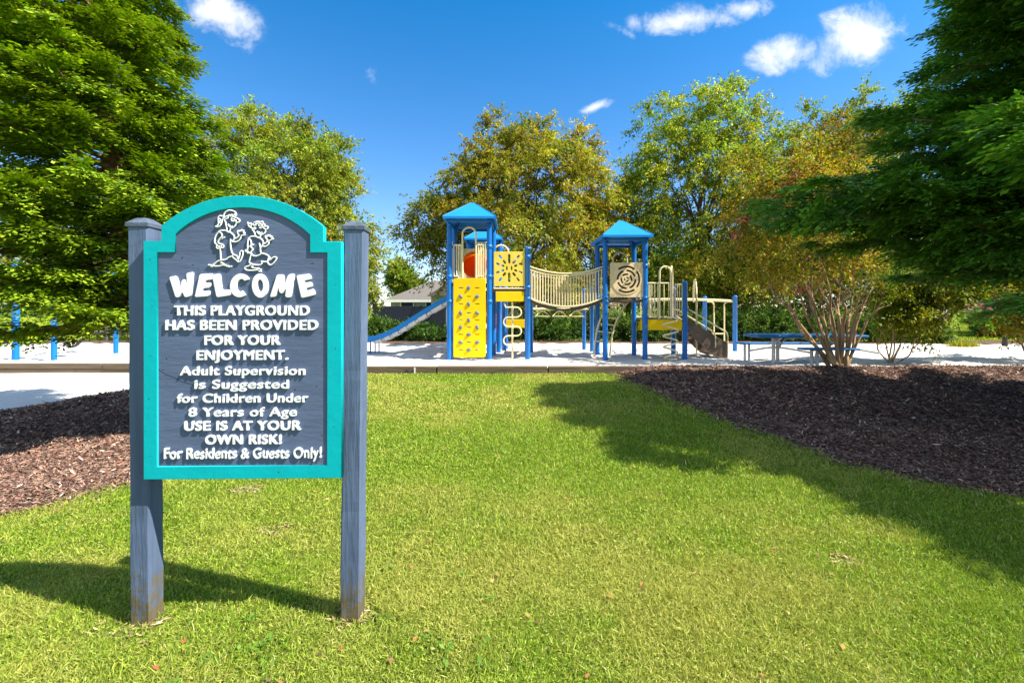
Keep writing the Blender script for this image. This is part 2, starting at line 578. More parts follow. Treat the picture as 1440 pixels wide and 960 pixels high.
# one sheet to the horizon
mb = MB()
mb.add([(-900, -60, 0), (900, -60, 0), (900, 1500, 0), (-900, 1500, 0)], [(0, 1, 2, 3)])
tag(mb.build('lawn', M['lawn']), kind='structure')

# mulch beds
SAND_Z = 0.13


def mulch_z_right(x, y):
    d = np.clip((x - edge(XR, y)) / 0.5, 0, 1)
    z = 0.006 + 0.035 * d + np.clip((y - 5.5) / 4.4, 0, 1) ** 1.5 * 0.125 * np.clip((x - edge(XR, y)) / 1.0, 0, 1)
    z = z + d * 0.045 * (fnoise(x, y, 1.3, 3) - 0.5) + d * 0.02 * (fnoise(x, y, 5, 4) - 0.5)
    back = np.clip((y - 9.95) / 0.35, 0, 1)
    return z * (1 - back) + back * (SAND_Z - 0.05)


def mulch_z_left(x, y):
    d = np.clip((edge(XL, y) - x) / 0.5, 0, 1)
    e = np.clip((x - edge(XS, y)) / 0.5, 0, 1)
    d = np.minimum(d, e + 0.25)
    return 0.008 + 0.05 * d + d * 0.05 * (fnoise(x, y, 1.3, 5) - 0.5) + d * 0.02 * (fnoise(x, y, 5, 6) - 0.5)


yy = np.linspace(2.0, 10.3, 120)
tt = np.linspace(0, 1, 150) ** 1.6
Yg = np.repeat(yy[:, None], 150, 1)
x0 = edge(XR, yy)[:, None]
Xg = x0 + (18 - x0) * tt[None]
grid_mesh('mulch_bed', Xg, Yg, mulch_z_right(Xg, Yg), M['mulch'])
yy = np.linspace(2.2, 9.90, 110)
Yg = np.repeat(yy[:, None], 110, 1)
x1 = edge(XL, yy)[:, None]
x0 = np.maximum(edge(XS, yy)[:, None], -14)
Xg = x1 + (x0 - x1) * np.linspace(0, 1, 110)[None]
grid_mesh('mulch_bed', Xg, Yg, mulch_z_left(Xg, Yg), M['mulch'])
# sand: the low patch at the left, and the raised playground
yy = np.linspace(4.5, 9.93, 60)
Yg = np.repeat(yy[:, None], 90, 1)
x1 = edge(XS, yy)[:, None] + 0.15
Xg = x1 + (-22 - x1) * (np.linspace(0, 1, 90) ** 1.4)[None]
grid_mesh('sand_path', Xg, Yg, 0.022 + 0.02 * (fnoise(Xg, Yg, 1.5, 9) - 0.5), M['sand'])


def sand_z(x, y):
    return SAND_Z + 0.05 * (fnoise(x, y, 0.9, 11) - 0.5) + 0.05 * (fnoise(x, y, 2.6, 12) - 0.5) + 0.035 * (fnoise(x, y, 6.5, 13) - 0.5)


yy = np.linspace(10.02, 16.7, 130)
xx = np.linspace(-24, 24, 520)
Xg, Yg = np.meshgrid(xx, yy)
back = 16.5 + 0.25 * np.sin(xx * 0.7) + 0.15 * np.sin(xx * 2.3 + 1)
Yg = 10.02 + (Yg - 10.02) / (16.7 - 10.02) * (back[None] - 10.02)
grid_mesh('playground_sand', Xg, Yg, sand_z(Xg, Yg), M['sand'])
# leaf litter strip and dirt behind the sand
Xg, Yg = np.meshgrid(np.linspace(-26, 26, 160), np.linspace(0, 1, 12))
bk = 16.2 + 0.2 * np.sin(Xg * 0.7)
Yg = bk + Yg * 2.6
grid_mesh('soil_strip', Xg, Yg, 0.05 + 0.05 * np.sin(np.clip((Yg - bk) / 2.6, 0, 1) * math.pi) * 1.3 + 0.02 * fnoise(Xg, Yg, 2, 15), M['mulch'])
# a pale footpath far left, behind the strip of lawn
mb = MB()
mb.add([(-70, 25.5, 0.01), (-11, 25.5, 0.01), (-11, 27.6, 0.01), (-70, 27.6, 0.01)], [(0, 1, 2, 3)])
tag(mb.build('footpath', M['path']), kind='structure')


# ---------------------------------------------------------------- leaves, grass, chips (batches of small faces)
def unit(a):
    return a / np.maximum(np.linalg.norm(a, axis=-1, keepdims=True), 1e-9)


def kites(name, Pn, D, Nn, Ln, Wd, C, mat, parent=None, mid=0.42, fold=0.0):
    """one small leaf-shaped face for every row"""
    n = len(Pn)
    D = unit(D)
    S = unit(np.cross(D, Nn))
    Nn = unit(np.cross(S, D))
    Ln = np.broadcast_to(np.asarray(Ln, float), (n,))[:, None]
    Wd = np.broadcast_to(np.asarray(Wd, float), (n,))[:, None]
    a = Pn
    m_ = Pn + D * Ln * mid
    b = m_ + S * Wd / 2 + Nn * fold * Wd
    c = Pn + D * Ln
    d = m_ - S * Wd / 2 + Nn * fold * Wd
    vs = np.stack([a, b, c, d], 1).reshape(-1, 3).astype(np.float32)
    me = bpy.data.meshes.new(name)
    me.vertices.add(n * 4); me.vertices.foreach_set('co', vs.ravel())
    me.loops.add(n * 4); me.loops.foreach_set('vertex_index', np.arange(n * 4, dtype=np.int32))
    me.polygons.add(n); me.polygons.foreach_set('loop_start', np.arange(0, n * 4, 4, dtype=np.int32))
    at = me.attributes.new('col', 'FLOAT_COLOR', 'POINT')
    cc = np.ones((n, 4, 4), np.float32)
    cc[:, :, :3] = np.clip(C, 0.001, 1)[:, None, :]
    at.data.foreach_set('color', cc.ravel())
    me.update(calc_edges=True)
    return link_mesh(name, me, mat, parent)


def palette(n, cols, w, r, jit=0.18):
    cols = np.array(cols, float)
    i = r.choice(len(cols), n, p=np.array(w, float) / sum(w))
    c = cols[i] * (1 + jit * r.standard_normal((n, 1)))
    return c * (1 + 0.06 * r.standard_normal((n, 3)))


# worn spots: (x, y, radius)
BARE = ((-2.10, 3.60, 0.13), (-1.52, 2.96, 0.10), (-1.70, 2.06, 0.13), (-0.74, 2.12, 0.11), (1.9, 2.6, 0.08))


def make_grass():
    r = np.random.default_rng(21)
    Ps, Ls, Ws = [], [], []
    for y0, y1, dens, ln, wd in ((1.35, 2.6, 36000, 0.025, 0.0031), (2.6, 4.0, 20000, 0.028, 0.0042), (4.0, 6.2, 10000, 0.033, 0.0064), (6.2, 9.95, 4200, 0.038, 0.0108)):
        xm = 1.2 * y1 + 1.2
        n = int(dens * (y1 - y0) * 2 * xm)
        x = r.uniform(-xm, xm, n); y = r.uniform(y0, y1, n)
        xa, xb = edge(XL, y), edge(XR, y)
        ok = (x > xa - 0.05 * r.random(n)) & (x < xb + 0.06 * r.random(n)) & (np.abs(x) < 1.2 * y + 1.0)
        # thin and bare spots
        bare = fnoise(x, y, 1.7, 31) * 0.6 + fnoise(x, y, 5.3, 32) * 0.4
        ok &= r.random(n) < np.clip(1.35 - bare * 0.75, 0.25, 1)
        for bx, by, br in BARE:
            dd = np.hypot((x - bx), (y - by) * 1.3) + 0.05 * (fnoise(x, y, 14, 33) - 0.5)
            ok &= (dd > br) | (r.random(n) < 0.30)
        x, y = x[ok], y[ok]
        m_ = len(x)
        Ps.append(np.stack([x, y, np.full(m_, 0.0)], 1))
        Ls.append(ln * r.uniform(0.5, 1.35, m_) * np.where(r.random(m_) < 0.06, 1.7, 1.0) * (0.72 + 0.56 * fnoise(x, y, 9, 35))); Ws.append(wd * r.uniform(0.7, 1.3, m_))
    Pn = np.concatenate(Ps); Ln = np.concatenate(Ls); Wd = np.concatenate(Ws)
    n = len(Pn)
    az = r.uniform(0, 2 * np.pi, n)
    el = np.clip(r.normal(0.66, 0.42, n), 0.02, 1.5)
    D = np.stack([np.cos(az) * np.cos(el), np.sin(az) * np.cos(el), np.sin(el)], 1)
    az2 = r.uniform(0, 2 * np.pi, n)
    Nn = np.stack([np.cos(az2), np.sin(az2), np.full(n, 1.1)], 1)
    big = fnoise(Pn[:, 0], Pn[:, 1], 0.55, 41) * 0.5 + fnoise(Pn[:, 0], Pn[:, 1], 1.9, 42) * 0.3 + fnoise(Pn[:, 0], Pn[:, 1], 6, 43) * 0.2
    C = palette(n, [(0.235, 0.37, 0.025), (0.34, 0.46, 0.04), (0.11, 0.20, 0.015), (0.58, 0.51, 0.20), (0.46, 0.50, 0.085)], [4, 4, 3.0, 0.7, 1.8], r, 0.2)
    dry = np.clip((big - 0.475) * 4.0, 0, 1)[:, None] * 0.55
    C = C * (1 - dry) + dry * np.array((0.54, 0.49, 0.13)) * (0.8 + 0.4 * r.random((n, 1)))
    lush = np.clip((0.47 - big) * 4, 0, 1)[:, None] * 0.5
    C = C * (1 - lush) + lush * np.array((0.17, 0.30, 0.014))
    Pn[:, 2] += r.uniform(0, 0.014, n)
    o = kites('lawn_grass', Pn, D, Nn, Ln, Wd, C, M['grassblade'], mid=0.35)
    tag(o, 'short sunlit green lawn grass with drier yellow patches', 'grass', kind='stuff')


make_grass()


def make_far_grass():
    """tussocky lawn beyond the playground at the far right and far left"""
    r = np.random.default_rng(22)
    n = 60000
    y = 17.8 + (60 - 17.8) * r.random(n) ** 1.8
    s = r.random(n)
    x = np.where(s < 0.6, y * r.uniform(0.92, 1.25, n), -y * r.uniform(0.8, 1.25, n))
    ok = ~((x < -10) & (y > 25.3) & (y < 27.8))
    x, y = x[ok], y[ok]; n = len(x)
    Pn = np.stack([x, y, np.zeros(n)], 1)
    az = r.uniform(0, 6.28, n); el = r.uniform(0.1, 1.0, n)
    D = np.stack([np.cos(az) * np.cos(el), np.sin(az) * np.cos(el), np.sin(el)], 1)
    C = palette(n, [(0.26, 0.36, 0.02), (0.34, 0.40, 0.03), (0.18, 0.28, 0.015)], [3, 3, 2], r)
    o = kites('far_grass', Pn, D, np.tile((0.3, 0, 1.0), (n, 1)) + r.normal(0, .3, (n, 3)), 0.09 * y / 18, 0.05 * y / 18, C, M['grassblade'])
    tag(o, 'bright open lawn beyond the playground', 'grass', kind='stuff')


make_far_grass()


def make_chips():
    r = np.random.default_rng(23)
    out = []
    for side in (1, -1):
        n = 230000
        y = 2.3 + (9.95 - 2.3) * r.random(n) ** 1.35
        if side > 0:
            xa = edge(XR, y); x = xa - 0.05 + (1.22 * y + 1.0 - xa) * r.random(n)
            sp = r.random(n) < 0.012
            x = np.where(sp, xa - np.abs(r.normal(0, 0.14, n)), x)
            ok = x < 1.2 * y + 1.0
            z = mulch_z_right(x, y)
        else:
            xb = edge(XL, y); xa = np.maximum(edge(XS, y), -1.2 * y - 1.0) - 0.05
            x = xa + (xb + 0.05 - xa) * r.random(n)
            sp = r.random(n) < 0.012
            x = np.where(sp, xb + np.abs(r.normal(0, 0.14, n)), x)
            ok = xb > xa
            z = mulch_z_left(x, y)
        ok &= r.random(n) < np.clip(0.25 + 3.2 / y, 0, 1)
        x, y, z = x[ok], y[ok], np.maximum(z[ok], 0.006)
        out.append(np.stack([x, y, z + r.uniform(-0.004, 0.016, len(x))], 1))
    for Pn, wname in zip(out, ('bark_mulch', 'bark_mulch')):
        n = len(Pn)
        az = r.uniform(0, 6.28, n); el = np.abs(r.normal(0, 0.28, n)) * np.where(r.random(n) < .5, 1, .3)
        D = np.stack([np.cos(az) * np.cos(el), np.sin(az) * np.cos(el), np.sin(el)], 1)
        big = np.where(r.random(n) < 0.03, 1.8, 1.0)
        Nn = np.stack([r.normal(0, .35, n), r.normal(0, .35, n), np.ones(n)], 1)
        grow = np.clip(Pn[:, 1] / 5, 0.8, 1.7) * big
        C = palette(n, [(0.14, 0.08, 0.062), (0.23, 0.135, 0.10), (0.33, 0.21, 0.15), (0.06, 0.036, 0.03), (0.50, 0.38, 0.28), (0.30, 0.14, 0.085)], [4, 4, 2.4, 3, 0.8, 1.2], r, 0.22)
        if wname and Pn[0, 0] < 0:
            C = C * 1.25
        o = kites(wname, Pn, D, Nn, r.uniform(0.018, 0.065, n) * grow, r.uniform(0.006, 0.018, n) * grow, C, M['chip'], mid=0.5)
        tag(o, 'shredded brown bark mulch ' + ('at the right, shaded by the conifer' if Pn[0, 0] > 0 else 'at the left, beside the welcome sign'), 'mulch', kind='stuff')


make_chips()

def make_litter():
    """twigs and dead leaves lying on the sand"""
    r = np.random.default_rng(24)
    n = 1500
    x = r.uniform(-15, 17, n); y = 10.2 + 6.2 * r.random(n) ** 0.55
    cl = fnoise(x, y, 0.8, 51) > 0.5
    x, y = x[cl], y[cl]; n = len(x)
    Pn = np.stack([x, y, sand_z(x, y) + 0.006], 1)
    az = r.uniform(0, 6.28, n)
    D = np.stack([np.cos(az), np.sin(az), r.uniform(-.05, .25, n)], 1)
    C = palette(n, [(0.16, 0.11, 0.07), (0.28, 0.2, 0.12), (0.08, 0.06, 0.045)], [2, 2, 2], r)
    o = kites('dead_leaves', Pn, D, np.stack([r.normal(0, .3, n), r.normal(0, .3, n), np.ones(n)], 1), r.uniform(0.03, 0.10, n), r.uniform(0.01, 0.035, n), C, M['chip'])
    tag(o, 'scattered dry leaves and twigs on the white sand', 'leaf litter', kind='stuff')


make_litter()


def make_lawn_details():
    r = np.random.default_rng(25)
    # dry thatch in the worn spots
    ps = []
    for bx, by, br in BARE:
        k = int((2600 if by > 3.3 else 900) * br)
        a = r.uniform(0, 6.28, k); q = br * 1.15 * np.sqrt(r.random(k)) * (0.75 + 0.25 * np.sin(3 * a + bx))
        ps.append(np.stack([bx + q * np.cos(a) * 1.25, by + q * np.sin(a), r.uniform(0.003, 0.012, k)], 1))
    Pn = np.concatenate(ps); n = len(Pn)
    az = r.uniform(0, 6.28, n)
    D = np.stack([np.cos(az), np.sin(az), r.uniform(-.1, .35, n)], 1)
    C = palette(n, [(0.42, 0.30, 0.15), (0.52, 0.41, 0.22), (0.26, 0.17, 0.09)], [3, 2, 2], r)
    tag(kites('dry_thatch', Pn, D, r.normal(0, .4, (n, 3)) + np.array((0, 0, 1.0)), r.uniform(0.015, 0.04, n), r.uniform(0.004, 0.012, n), C, M['chip']),
        'dry tan thatch in worn spots of the lawn', 'thatch', kind='stuff')
    # fallen leaves on lawn and mulch
    n = 620
    y = 1.7 + 8.1 * r.random(n) ** 1.1
    x = (r.random(n) * 2 - 1) * 1.25 * y
    keep = (fnoise(x, y, 0.6, 56) > 0.42) & ~((x < edge(XS, y)))
    x, y = x[keep], y[keep]; n = len(x)
    z = np.where(x > edge(XR, y), mulch_z_right(x, y) + 0.018, np.where(x < edge(XL, y), mulch_z_left(x, y) + 0.018, 0.024))
    az = r.uniform(0, 6.28, n)
    D = np.stack([np.cos(az), np.sin(az), r.normal(0, .2, n)], 1)
    C = palette(n, [(0.30, 0.17, 0.05), (0.42, 0.30, 0.10), (0.17, 0.10, 0.05), (0.36, 0.10, 0.05)], [3, 2, 2, 0.7], r)
    tag(kites('fallen_leaves', np.stack([x, y, z], 1), D, np.stack([r.normal(0, .35, n), r.normal(0, .35, n), np.ones(n)], 1), r.uniform(0.02, 0.045, n), r.uniform(0.012, 0.024, n), C, M['chip'], fold=0.12),
        'small dry leaves fallen on the lawn and the mulch', 'leaf litter', kind='stuff')
    # low broad-leaved weeds between the blades
    m_ = 420
    y = 1.6 + 7.5 * r.random(m_) ** 1.3
    x = (r.random(m_) * 2 - 1) * 1.2 * y
    keep = (x > edge(XL, y) + 0.1) & (x < edge(XR, y) - 0.1) & (fnoise(x, y, 0.8, 57) > 0.5)
    x, y = x[keep], y[keep]
    c = np.repeat(np.stack([x, y, np.full(len(x), 0.016)], 1), 9, 0); n = len(c)
    az = r.uniform(0, 6.28, n)
    D = np.stack([np.cos(az), np.sin(az), r.uniform(0.05, .5, n)], 1)
    C = palette(n, [(0.09, 0.20, 0.02), (0.13, 0.25, 0.03)], [1, 1], r)
    tag(kites('lawn_weeds', c + np.stack([np.cos(az) * .012, np.sin(az) * .012, np.zeros(n)], 1) + r.normal(0, .012, (n, 3)) * np.array((1, 1, .2)), D, np.tile((0, 0, 1.0), (n, 1)) + r.normal(0, .2, (n, 3)), r.uniform(0.018, 0.04, n), r.uniform(0.012, 0.02, n), C, M['grassblade'], mid=0.6),
        'flat dark green weeds and clover scattered through the lawn', 'weeds', kind='stuff')


make_lawn_details()


# ---------------------------------------------------------------- timber border of the sand
def make_timbers():
    root = empty('timber_border', (0, 9.95, 0))
    tag(root, 'low weathered timber edging along the front of the white sand', 'edging')
    r = random.Random(3)
    x = -21.0
    while x < 2.7:
        ln = 2.42
        low = x < -4.0
        top = 0.235 if x < -5.0 else 0.165
        if low and x < -5.0:
            b = MB()
            b.rbox((x + ln / 2 - 0.6, 0.012, 0.045), (ln - 0.006, 0.14, 0.12), 0.012)
            b.build('timber', M['timber'], root)
            b = MB()
            b.rbox((x + ln / 2, r.uniform(-.006, .006), 0.106 + 0.062), (ln - 0.008, 0.14, 0.122), 0.014)
            b.build('timber', M['timber'], root)
        else:
            b = MB()
            b.rbox((x + ln / 2, r.uniform(-.008, .008), top / 2 - 0.01 + r.uniform(-.004, .004)), (ln - 0.02, 0.14, top + 0.02), 0.016)
            b.build('timber', M['timber'], root)
        x += ln
    # a short pale offcut pegged against the joint
    b = MB()
    b.rbox((P(583, 520, 9.86).x, -0.088, 0.07), (0.03, 0.025, 0.15), 0.004)
    b.build('peg', M['chute'], root)
    b = MB()
    pt = P(572, 520, 9.86)
    b.rbox((pt.x, -0.086, 0.05), (0.07, 0.022, 0.10), 0.004, Matrix.Rotation(0.5, 4, 'Y'))
    b.build('bracket', M['crack'], root)


make_timbers()

# ---------------------------------------------------------------- the welcome sign
K = 2.05 / F


def S(px, py):
    """sign plane: photo pixels -> metres in the sign's own x, z"""
    return ((px - 341) * K, H + (HOR - py) * K)


def field_to_mesh(name, fld, x0, z0, dx, thick, y_front, mat, parent):
    """fills the region fld > 0.5 of a sampled field: front face, side walls"""
    ny, nx = fld.shape
    verts, faces = [], []
    cache = {}

    def vid(x, z, y):
        k = (round(x, 7), round(z, 7), y)
        if k not in cache:
            cache[k] = len(verts)
            verts.append((x, y, z))
        return cache[k]
    ins = fld > 0.5
    yb = y_front + thick
    for j in range(ny - 1):
        i = 0
        while i < nx - 1:
            cs = (ins[j, i], ins[j, i + 1], ins[j + 1, i + 1], ins[j + 1, i])
            k = sum(cs)
            if k == 0:
                i += 1
                continue
            if k == 4:
                i0 = i
                while i < nx - 1 and ins[j, i] and ins[j, i + 1] and ins[j + 1, i + 1] and ins[j + 1, i]:
                    i += 1
                faces.append((vid(x0 + i0 * dx, z0 + j * dx, y_front), vid(x0 + i * dx, z0 + j * dx, y_front),
                              vid(x0 + i * dx, z0 + (j + 1) * dx, y_front), vid(x0 + i0 * dx, z0 + (j + 1) * dx, y_front)))
                continue
            cor = ((i, j), (i + 1, j), (i + 1, j + 1), (i, j + 1))
            poly, cross = [], []
            for a in range(4):
                p, q = cor[a], cor[(a + 1) % 4]
                fp, fq = fld[p[1], p[0]], fld[q[1], q[0]]
                if fp > 0.5:
                    poly.append((x0 + p[0] * dx, z0 + p[1] * dx))
                if (fp > 0.5) != (fq > 0.5):
                    t = (0.5 - fp) / (fq - fp)
                    t = min(max(t, 0.02), 0.98)
                    c = (x0 + (p[0] + (q[0] - p[0]) * t) * dx, z0 + (p[1] + (q[1] - p[1]) * t) * dx)
                    poly.append(c)
                    cross.append((c, fp > 0.5))
            if len(poly) >= 3:
                faces.append(tuple(vid(x, z, y_front) for x, z in poly))
            for a in range(len(cross)):
                if cross[a][1]:             # leaves the shape here; joins the next crossing
                    c, e = cross[a][0], cross[(a + 1) % len(cross)][0]
                    faces.append((vid(*e, y_front), vid(*c, y_front), vid(*c, yb), vid(*e, yb)))
            i += 1
    me = bpy.data.meshes.new(name)
    me.from_pydata(verts, [], faces)
    me.update()
    return link_mesh(name, me, mat, parent)


def absorb(o, b, mat):
    """adds small surface marks to an existing part"""
    me = o.data
    me.materials.append(mat)
    bm = bmesh.new()
    bm.from_mesh(me)
    vs = [bm.verts.new(p) for p in b.v]
    for f in b.f:
        bm.faces.new([vs[i] for i in f]).material_index = len(me.materials) - 1
    bm.to_mesh(me)
    bm.free()


def blur(a, n):
    for _ in range(2):
        for ax in (0, 1):
            acc = np.zeros_like(a)
            for d in range(-n, n + 1):
                acc += np.roll(a, d, ax)
            a = acc / (2 * n + 1)
    return a


def dilate(a, rx, ry, square):
    out = a.copy()
    R = int(max(rx, ry) + 1)
    for dj in range(-R, R + 1):
        for di in range(-R, R + 1):
            if square:
                ok = abs(di) <= rx and abs(dj) <= ry
            else:
                ok = (di / max(rx, .01)) ** 2 + (dj / max(ry, .01)) ** 2 <= 1
            if ok:
                out = np.maximum(out, np.roll(np.roll(a, di, 1), dj, 0))
    return out


def line_text(body, px0, px1, pyt, pyb, parent, thick, y_front, bx, bz, square=True, wob=0.0, name='lettering'):
    """raised heavy lettering: the built-in face, stretched to the photo's extent and thickened"""
    cu = bpy.data.curves.new('t', 'FONT')
    cu.body = body
    cu.resolution_u = 4
    cu.space_character = 1.10 if square else 1.04
    o = bpy.data.objects.new('t', cu)
    COL.objects.link(o)
    me = bpy.data.meshes.new_from_object(o.evaluated_get(bpy.context.evaluated_depsgraph_get()))
    bpy.data.objects.remove(o)
    me.calc_loop_triangles()
    co = np.array([v.co[:] for v in me.vertices])[:, :2]
    tri = np.array([t.vertices[:] for t in me.loop_triangles])
    bpy.data.meshes.remove(me)
    SS = 5                                          # samples per photo pixel
    w, h = (px1 - px0), (pyb - pyt)
    capH = 0.70 if not body.startswith('x') else 0.7
    xmn, xmx = co[:, 0].min(), co[:, 0].max()
    sx = (w - 2 * bx) / (xmx - xmn); sz = (h - 2 * bz) / capH
    X = (co[:, 0] - xmn) * sx + bx; Z = co[:, 1] * sz + bz        # photo pixels; baseline at z = 0 (bottom of stroke)
    if wob:
        Z = Z + wob * np.sin(X * 0.33)
    pad = 8
    nx = int((w + 2 * pad) * SS); ny = int((h + 2 * pad) * SS)
    g = np.zeros((ny, nx), np.float32)
    for t in tri:
        ax, az = (X[t] + pad) * SS, (Z[t] + pad) * SS
        i0, i1 = int(ax.min()), int(ax.max()) + 2
        j0, j1 = int(az.min()), int(az.max()) + 2
        if i1 <= i0 or j1 <= j0: continue
        ii, jj = np.meshgrid(np.arange(i0, i1), np.arange(j0, j1))
        d = []
        for a in range(3):
            b = (a + 1) % 3
            d.append((ax[b] - ax[a]) * (jj - az[a]) - (az[b] - az[a]) * (ii - ax[a]))
        d = np.array(d)
        inside = (d >= -1e-6).all(0) | (d <= 1e-6).all(0)
        g[j0:j1, i0:i1] = np.maximum(g[j0:j1, i0:i1], inside)
    g = dilate(g, bx * SS, bz * SS, square)
    g = blur(g, 1)
    x0, zb = S(px0 - pad, pyb + pad)
    return field_to_mesh(name, g, x0, zb, K / SS, thick, y_front, M['white'], parent)


def make_sign():
    root = empty('welcome_sign', (P(341, 900, 2.05).x + 0.003, 2.05, 0), math.radians(1.2))
    tag(root, 'slate blue and teal wooden welcome sign with raised white lettering on two posts', 'sign')
    yF, tF = 0.0, 0.034                              # trim: front face and thickness
    yB = 0.0075                                      # board face, set back behind the trim

    def arch(xl, xr, xs0, xs1, zs, zt, zb, zpeak, n=36):
        """outline: rectangle with a shouldered arch on top (photo pixels)"""
        cx = (xs0 + xs1) / 2
        hw = (xs1 - xs0) / 2
        rise = zt - zpeak
        R = (hw * hw + rise * rise) / (2 * rise)
        a = math.asin(hw / R)
        pts = [S(xl, zb), S(xr, zb), S(xr, zs), S(xs1, zs), S(xs1, zt)]
        for i in range(1, n):
            t = a - 2 * a * i / n
            pts.append(S(cx + R * math.sin(t), zpeak + R - R * math.cos(t)))
        pts += [S(xs0, zt), S(xs0, zs), S(xl, zs)]
        return pts
    outer = arch(203, 478, 227.5, 453, 339, 318, 673, 275)
    inner = arch(222, 458, 246.5, 434, 355, 330, 655, 292)
    fr = plate([outer, inner], tF, 0.0022)
    trim = link_mesh('trim', fr, M['teal'], root)
    inner2 = arch(221.5, 458.5, 246, 434.5, 354.5, 329.5, 655.5, 291.5)
    bd = plate([inner2], 0.024)
    bd.transform(Matrix.Translation((0, yB, 0)))
    board = link_mesh('board', bd, M['board'], root)
    # dents, nail heads and the crack
    rr = random.Random(5)
    for pts, w in (([(222, 519), (232, 526), (245, 531), (254, 536), (268, 540), (278, 545), (290, 549), (298, 553)], 0.0014),):
        b = MB()
        for p, q in zip(pts, pts[1:]):
            (ax, az), (bx_, bz_) = S(*p), S(*q)
            d = Vector((bx_ - ax, 0, bz_ - az)); n_ = Vector((-d.z, 0, d.x)).normalized() * w
            y = yB - 0.0004
            A, B = Vector((ax, y, az)), Vector((bx_, y, bz_))
            b.add([A - n_, B - n_ * 0.7, B + n_ * 0.7, A + n_], [(0, 1, 2, 3)])
        b.build('crack', M['crack'], board)
    b = MB()
    for _ in range(46):
        x, z = S(rr.uniform(226, 454), rr.uniform(362, 650))
        r = rr.uniform(0.0012, 0.0042)
        e = rr.uniform(0.5, 2.6)
        t = rr.uniform(-.5, .5)
        k = 7
        b.add([(x + e * r * math.cos(a * 6.28 / k) * math.cos(t) - r * math.sin(a * 6.28 / k) * math.sin(t), yB - 0.0004,
                z + r * math.sin(a * 6.28 / k) * math.cos(t) + e * r * math.cos(a * 6.28 / k) * math.sin(t)) for a in range(k)], [tuple(range(k))])
    absorb(board, b, M['crack'])
    b = MB()
    for x, y in ((212, 365), (214, 430), (209, 560), (213, 500), (212, 640), (468, 490), (470, 400), (466, 526), (469, 600), (300, 664), (390, 664), (268, 299), (410, 297)):
        x, z = S(x + rr.uniform(-2, 2), y)
        r = rr.uniform(0.0016, 0.003)
        b.lathe([(0.0001, 0)], (x, -0.0006, z), 3) if False else b.add([(x + r * math.cos(a), -0.0005, z + r * math.sin(a)) for a in np.linspace(0, 6.28, 8)[:-1]], [tuple(range(7))])
    absorb(trim, b, M['crack'])
    # WELCOME, seven raised letters (outlines in pixels of a 3x enlargement whose corner is 160, 260)
    c3 = lambda p: S(160 + p[0] / 3, 260 + p[1] / 3)

    def ring(cx, cz, rx, rz, tilt, a0=0.0, a1=2 * math.pi, n=28):
        o = []
        for i in range(n + (0 if a1 - a0 > 6.2 else 1)):
            a = a0 + (a1 - a0) * i / n
            x, z = rx * math.cos(a), rz * math.sin(a)
            o.append((cx + x * math.cos(tilt) - z * math.sin(tilt), cz + x * math.sin(tilt) + z * math.cos(tilt)))
        return o
    cC = ring(530, 424, 42, 50, 0.22, math.radians(42), math.radians(318), 30)
    cI = ring(533, 423, 17, 27, 0.22, math.radians(52), math.radians(308), 24)[::-1]
    letters = [
        [[(235, 388), (265, 384), (281, 433), (288, 400), (302, 397), (310, 430), (306, 372), (335, 367), (327, 468), (300, 475), (290, 450), (279, 473), (262, 475)]],
        [[(362, 376), (416, 374), (419, 398), (386, 402), (382, 412), (410, 412), (405, 433), (376, 435), (371, 448), (405, 446), (401, 469), (341, 473)]],
        [[(413, 378), (446, 374), (454, 443), (490, 441), (492, 465), (432, 474)]],
        [cC + cI],
        [ring(613, 425, 34, 51, -0.06), ring(614, 424, 12, 25, -0.06)],
        [[(684, 377), (712, 378), (716, 418), (732, 376), (757, 374), (744, 475), (718, 473), (722, 436), (708, 458), (695, 456), (690, 432), (680, 471), (654, 473)]],
        [[(765, 381), (820, 374), (831, 396), (796, 403), (799, 412), (827, 408), (835, 427), (804, 435), (808, 446), (838, 437), (846, 463), (786, 477)]],
    ]
    ltr = empty('welcome_lettering')
    ltr.parent = root
    TL = 0.0080
    for ols in letters:
        def rnd(ol):                     # cut the corners so the letters look soft
            if len(ol) > 20: return ol
            o = []
            for i in range(len(ol)):
                p0, p, p1 = ol[i - 1], ol[i], ol[(i + 1) % len(ol)]
                for q, t in ((p0, 0), (p1, 1)):
                    L_ = math.hypot(q[0] - p[0], q[1] - p[1])
                    k = min(5.0, L_ * 0.4) / L_
                    o.append((p[0] + (q[0] - p[0]) * k, p[1] + (q[1] - p[1]) * k))
            return o
        me = plate([[c3(p) for p in rnd(ol)] for ol in ols], TL + 0.002, 0.0008)
        me.transform(Matrix.Translation((0, yB - TL, 0)))
        link_mesh('letter', me, M['white'], ltr)
    rows = [('THIS PLAYGROUND', 245, 433, 429, 443.5, 1), ('HAS BEEN PROVIDED', 233, 445, 449.5, 464, 1), ('FOR YOUR', 287, 392, 471, 485, 1),
            ('ENJOYMENT.', 276, 403, 492, 506, 1), ('Adult Supervision', 253, 427, 514.5, 527.5, 1), ('is Suggested', 273, 404, 533.5, 546.5, 1),
            ('for Children Under', 249, 431, 553, 566, 1), ('8 Years of Age', 265, 415, 572.5, 585.5, 1), ('USE IS AT YOUR', 259, 421, 591.5, 605, 1),
            ('OWN RISK!', 288, 394, 611, 624.5, 1), ('For Residents & Guests Only!', 231, 450, 629, 644.5, 0)]
    for body, a, b_, t, bt, sq in rows:
        line_text(body, a, b_, t, bt, root, TL, yB - TL, (0.62 if body.isupper() else 0.42) if sq else 0.36, (0.5 if body.isupper() else 0.38) if sq else 0.45, bool(sq), 0.0 if sq else 0.5)
    # two running children in raised white line-work (traced in a 9.6x enlargement, corner 280, 285)
    c9 = lambda p: S(280 + p[0] / 9.6, 285 + p[1] / 9.6)
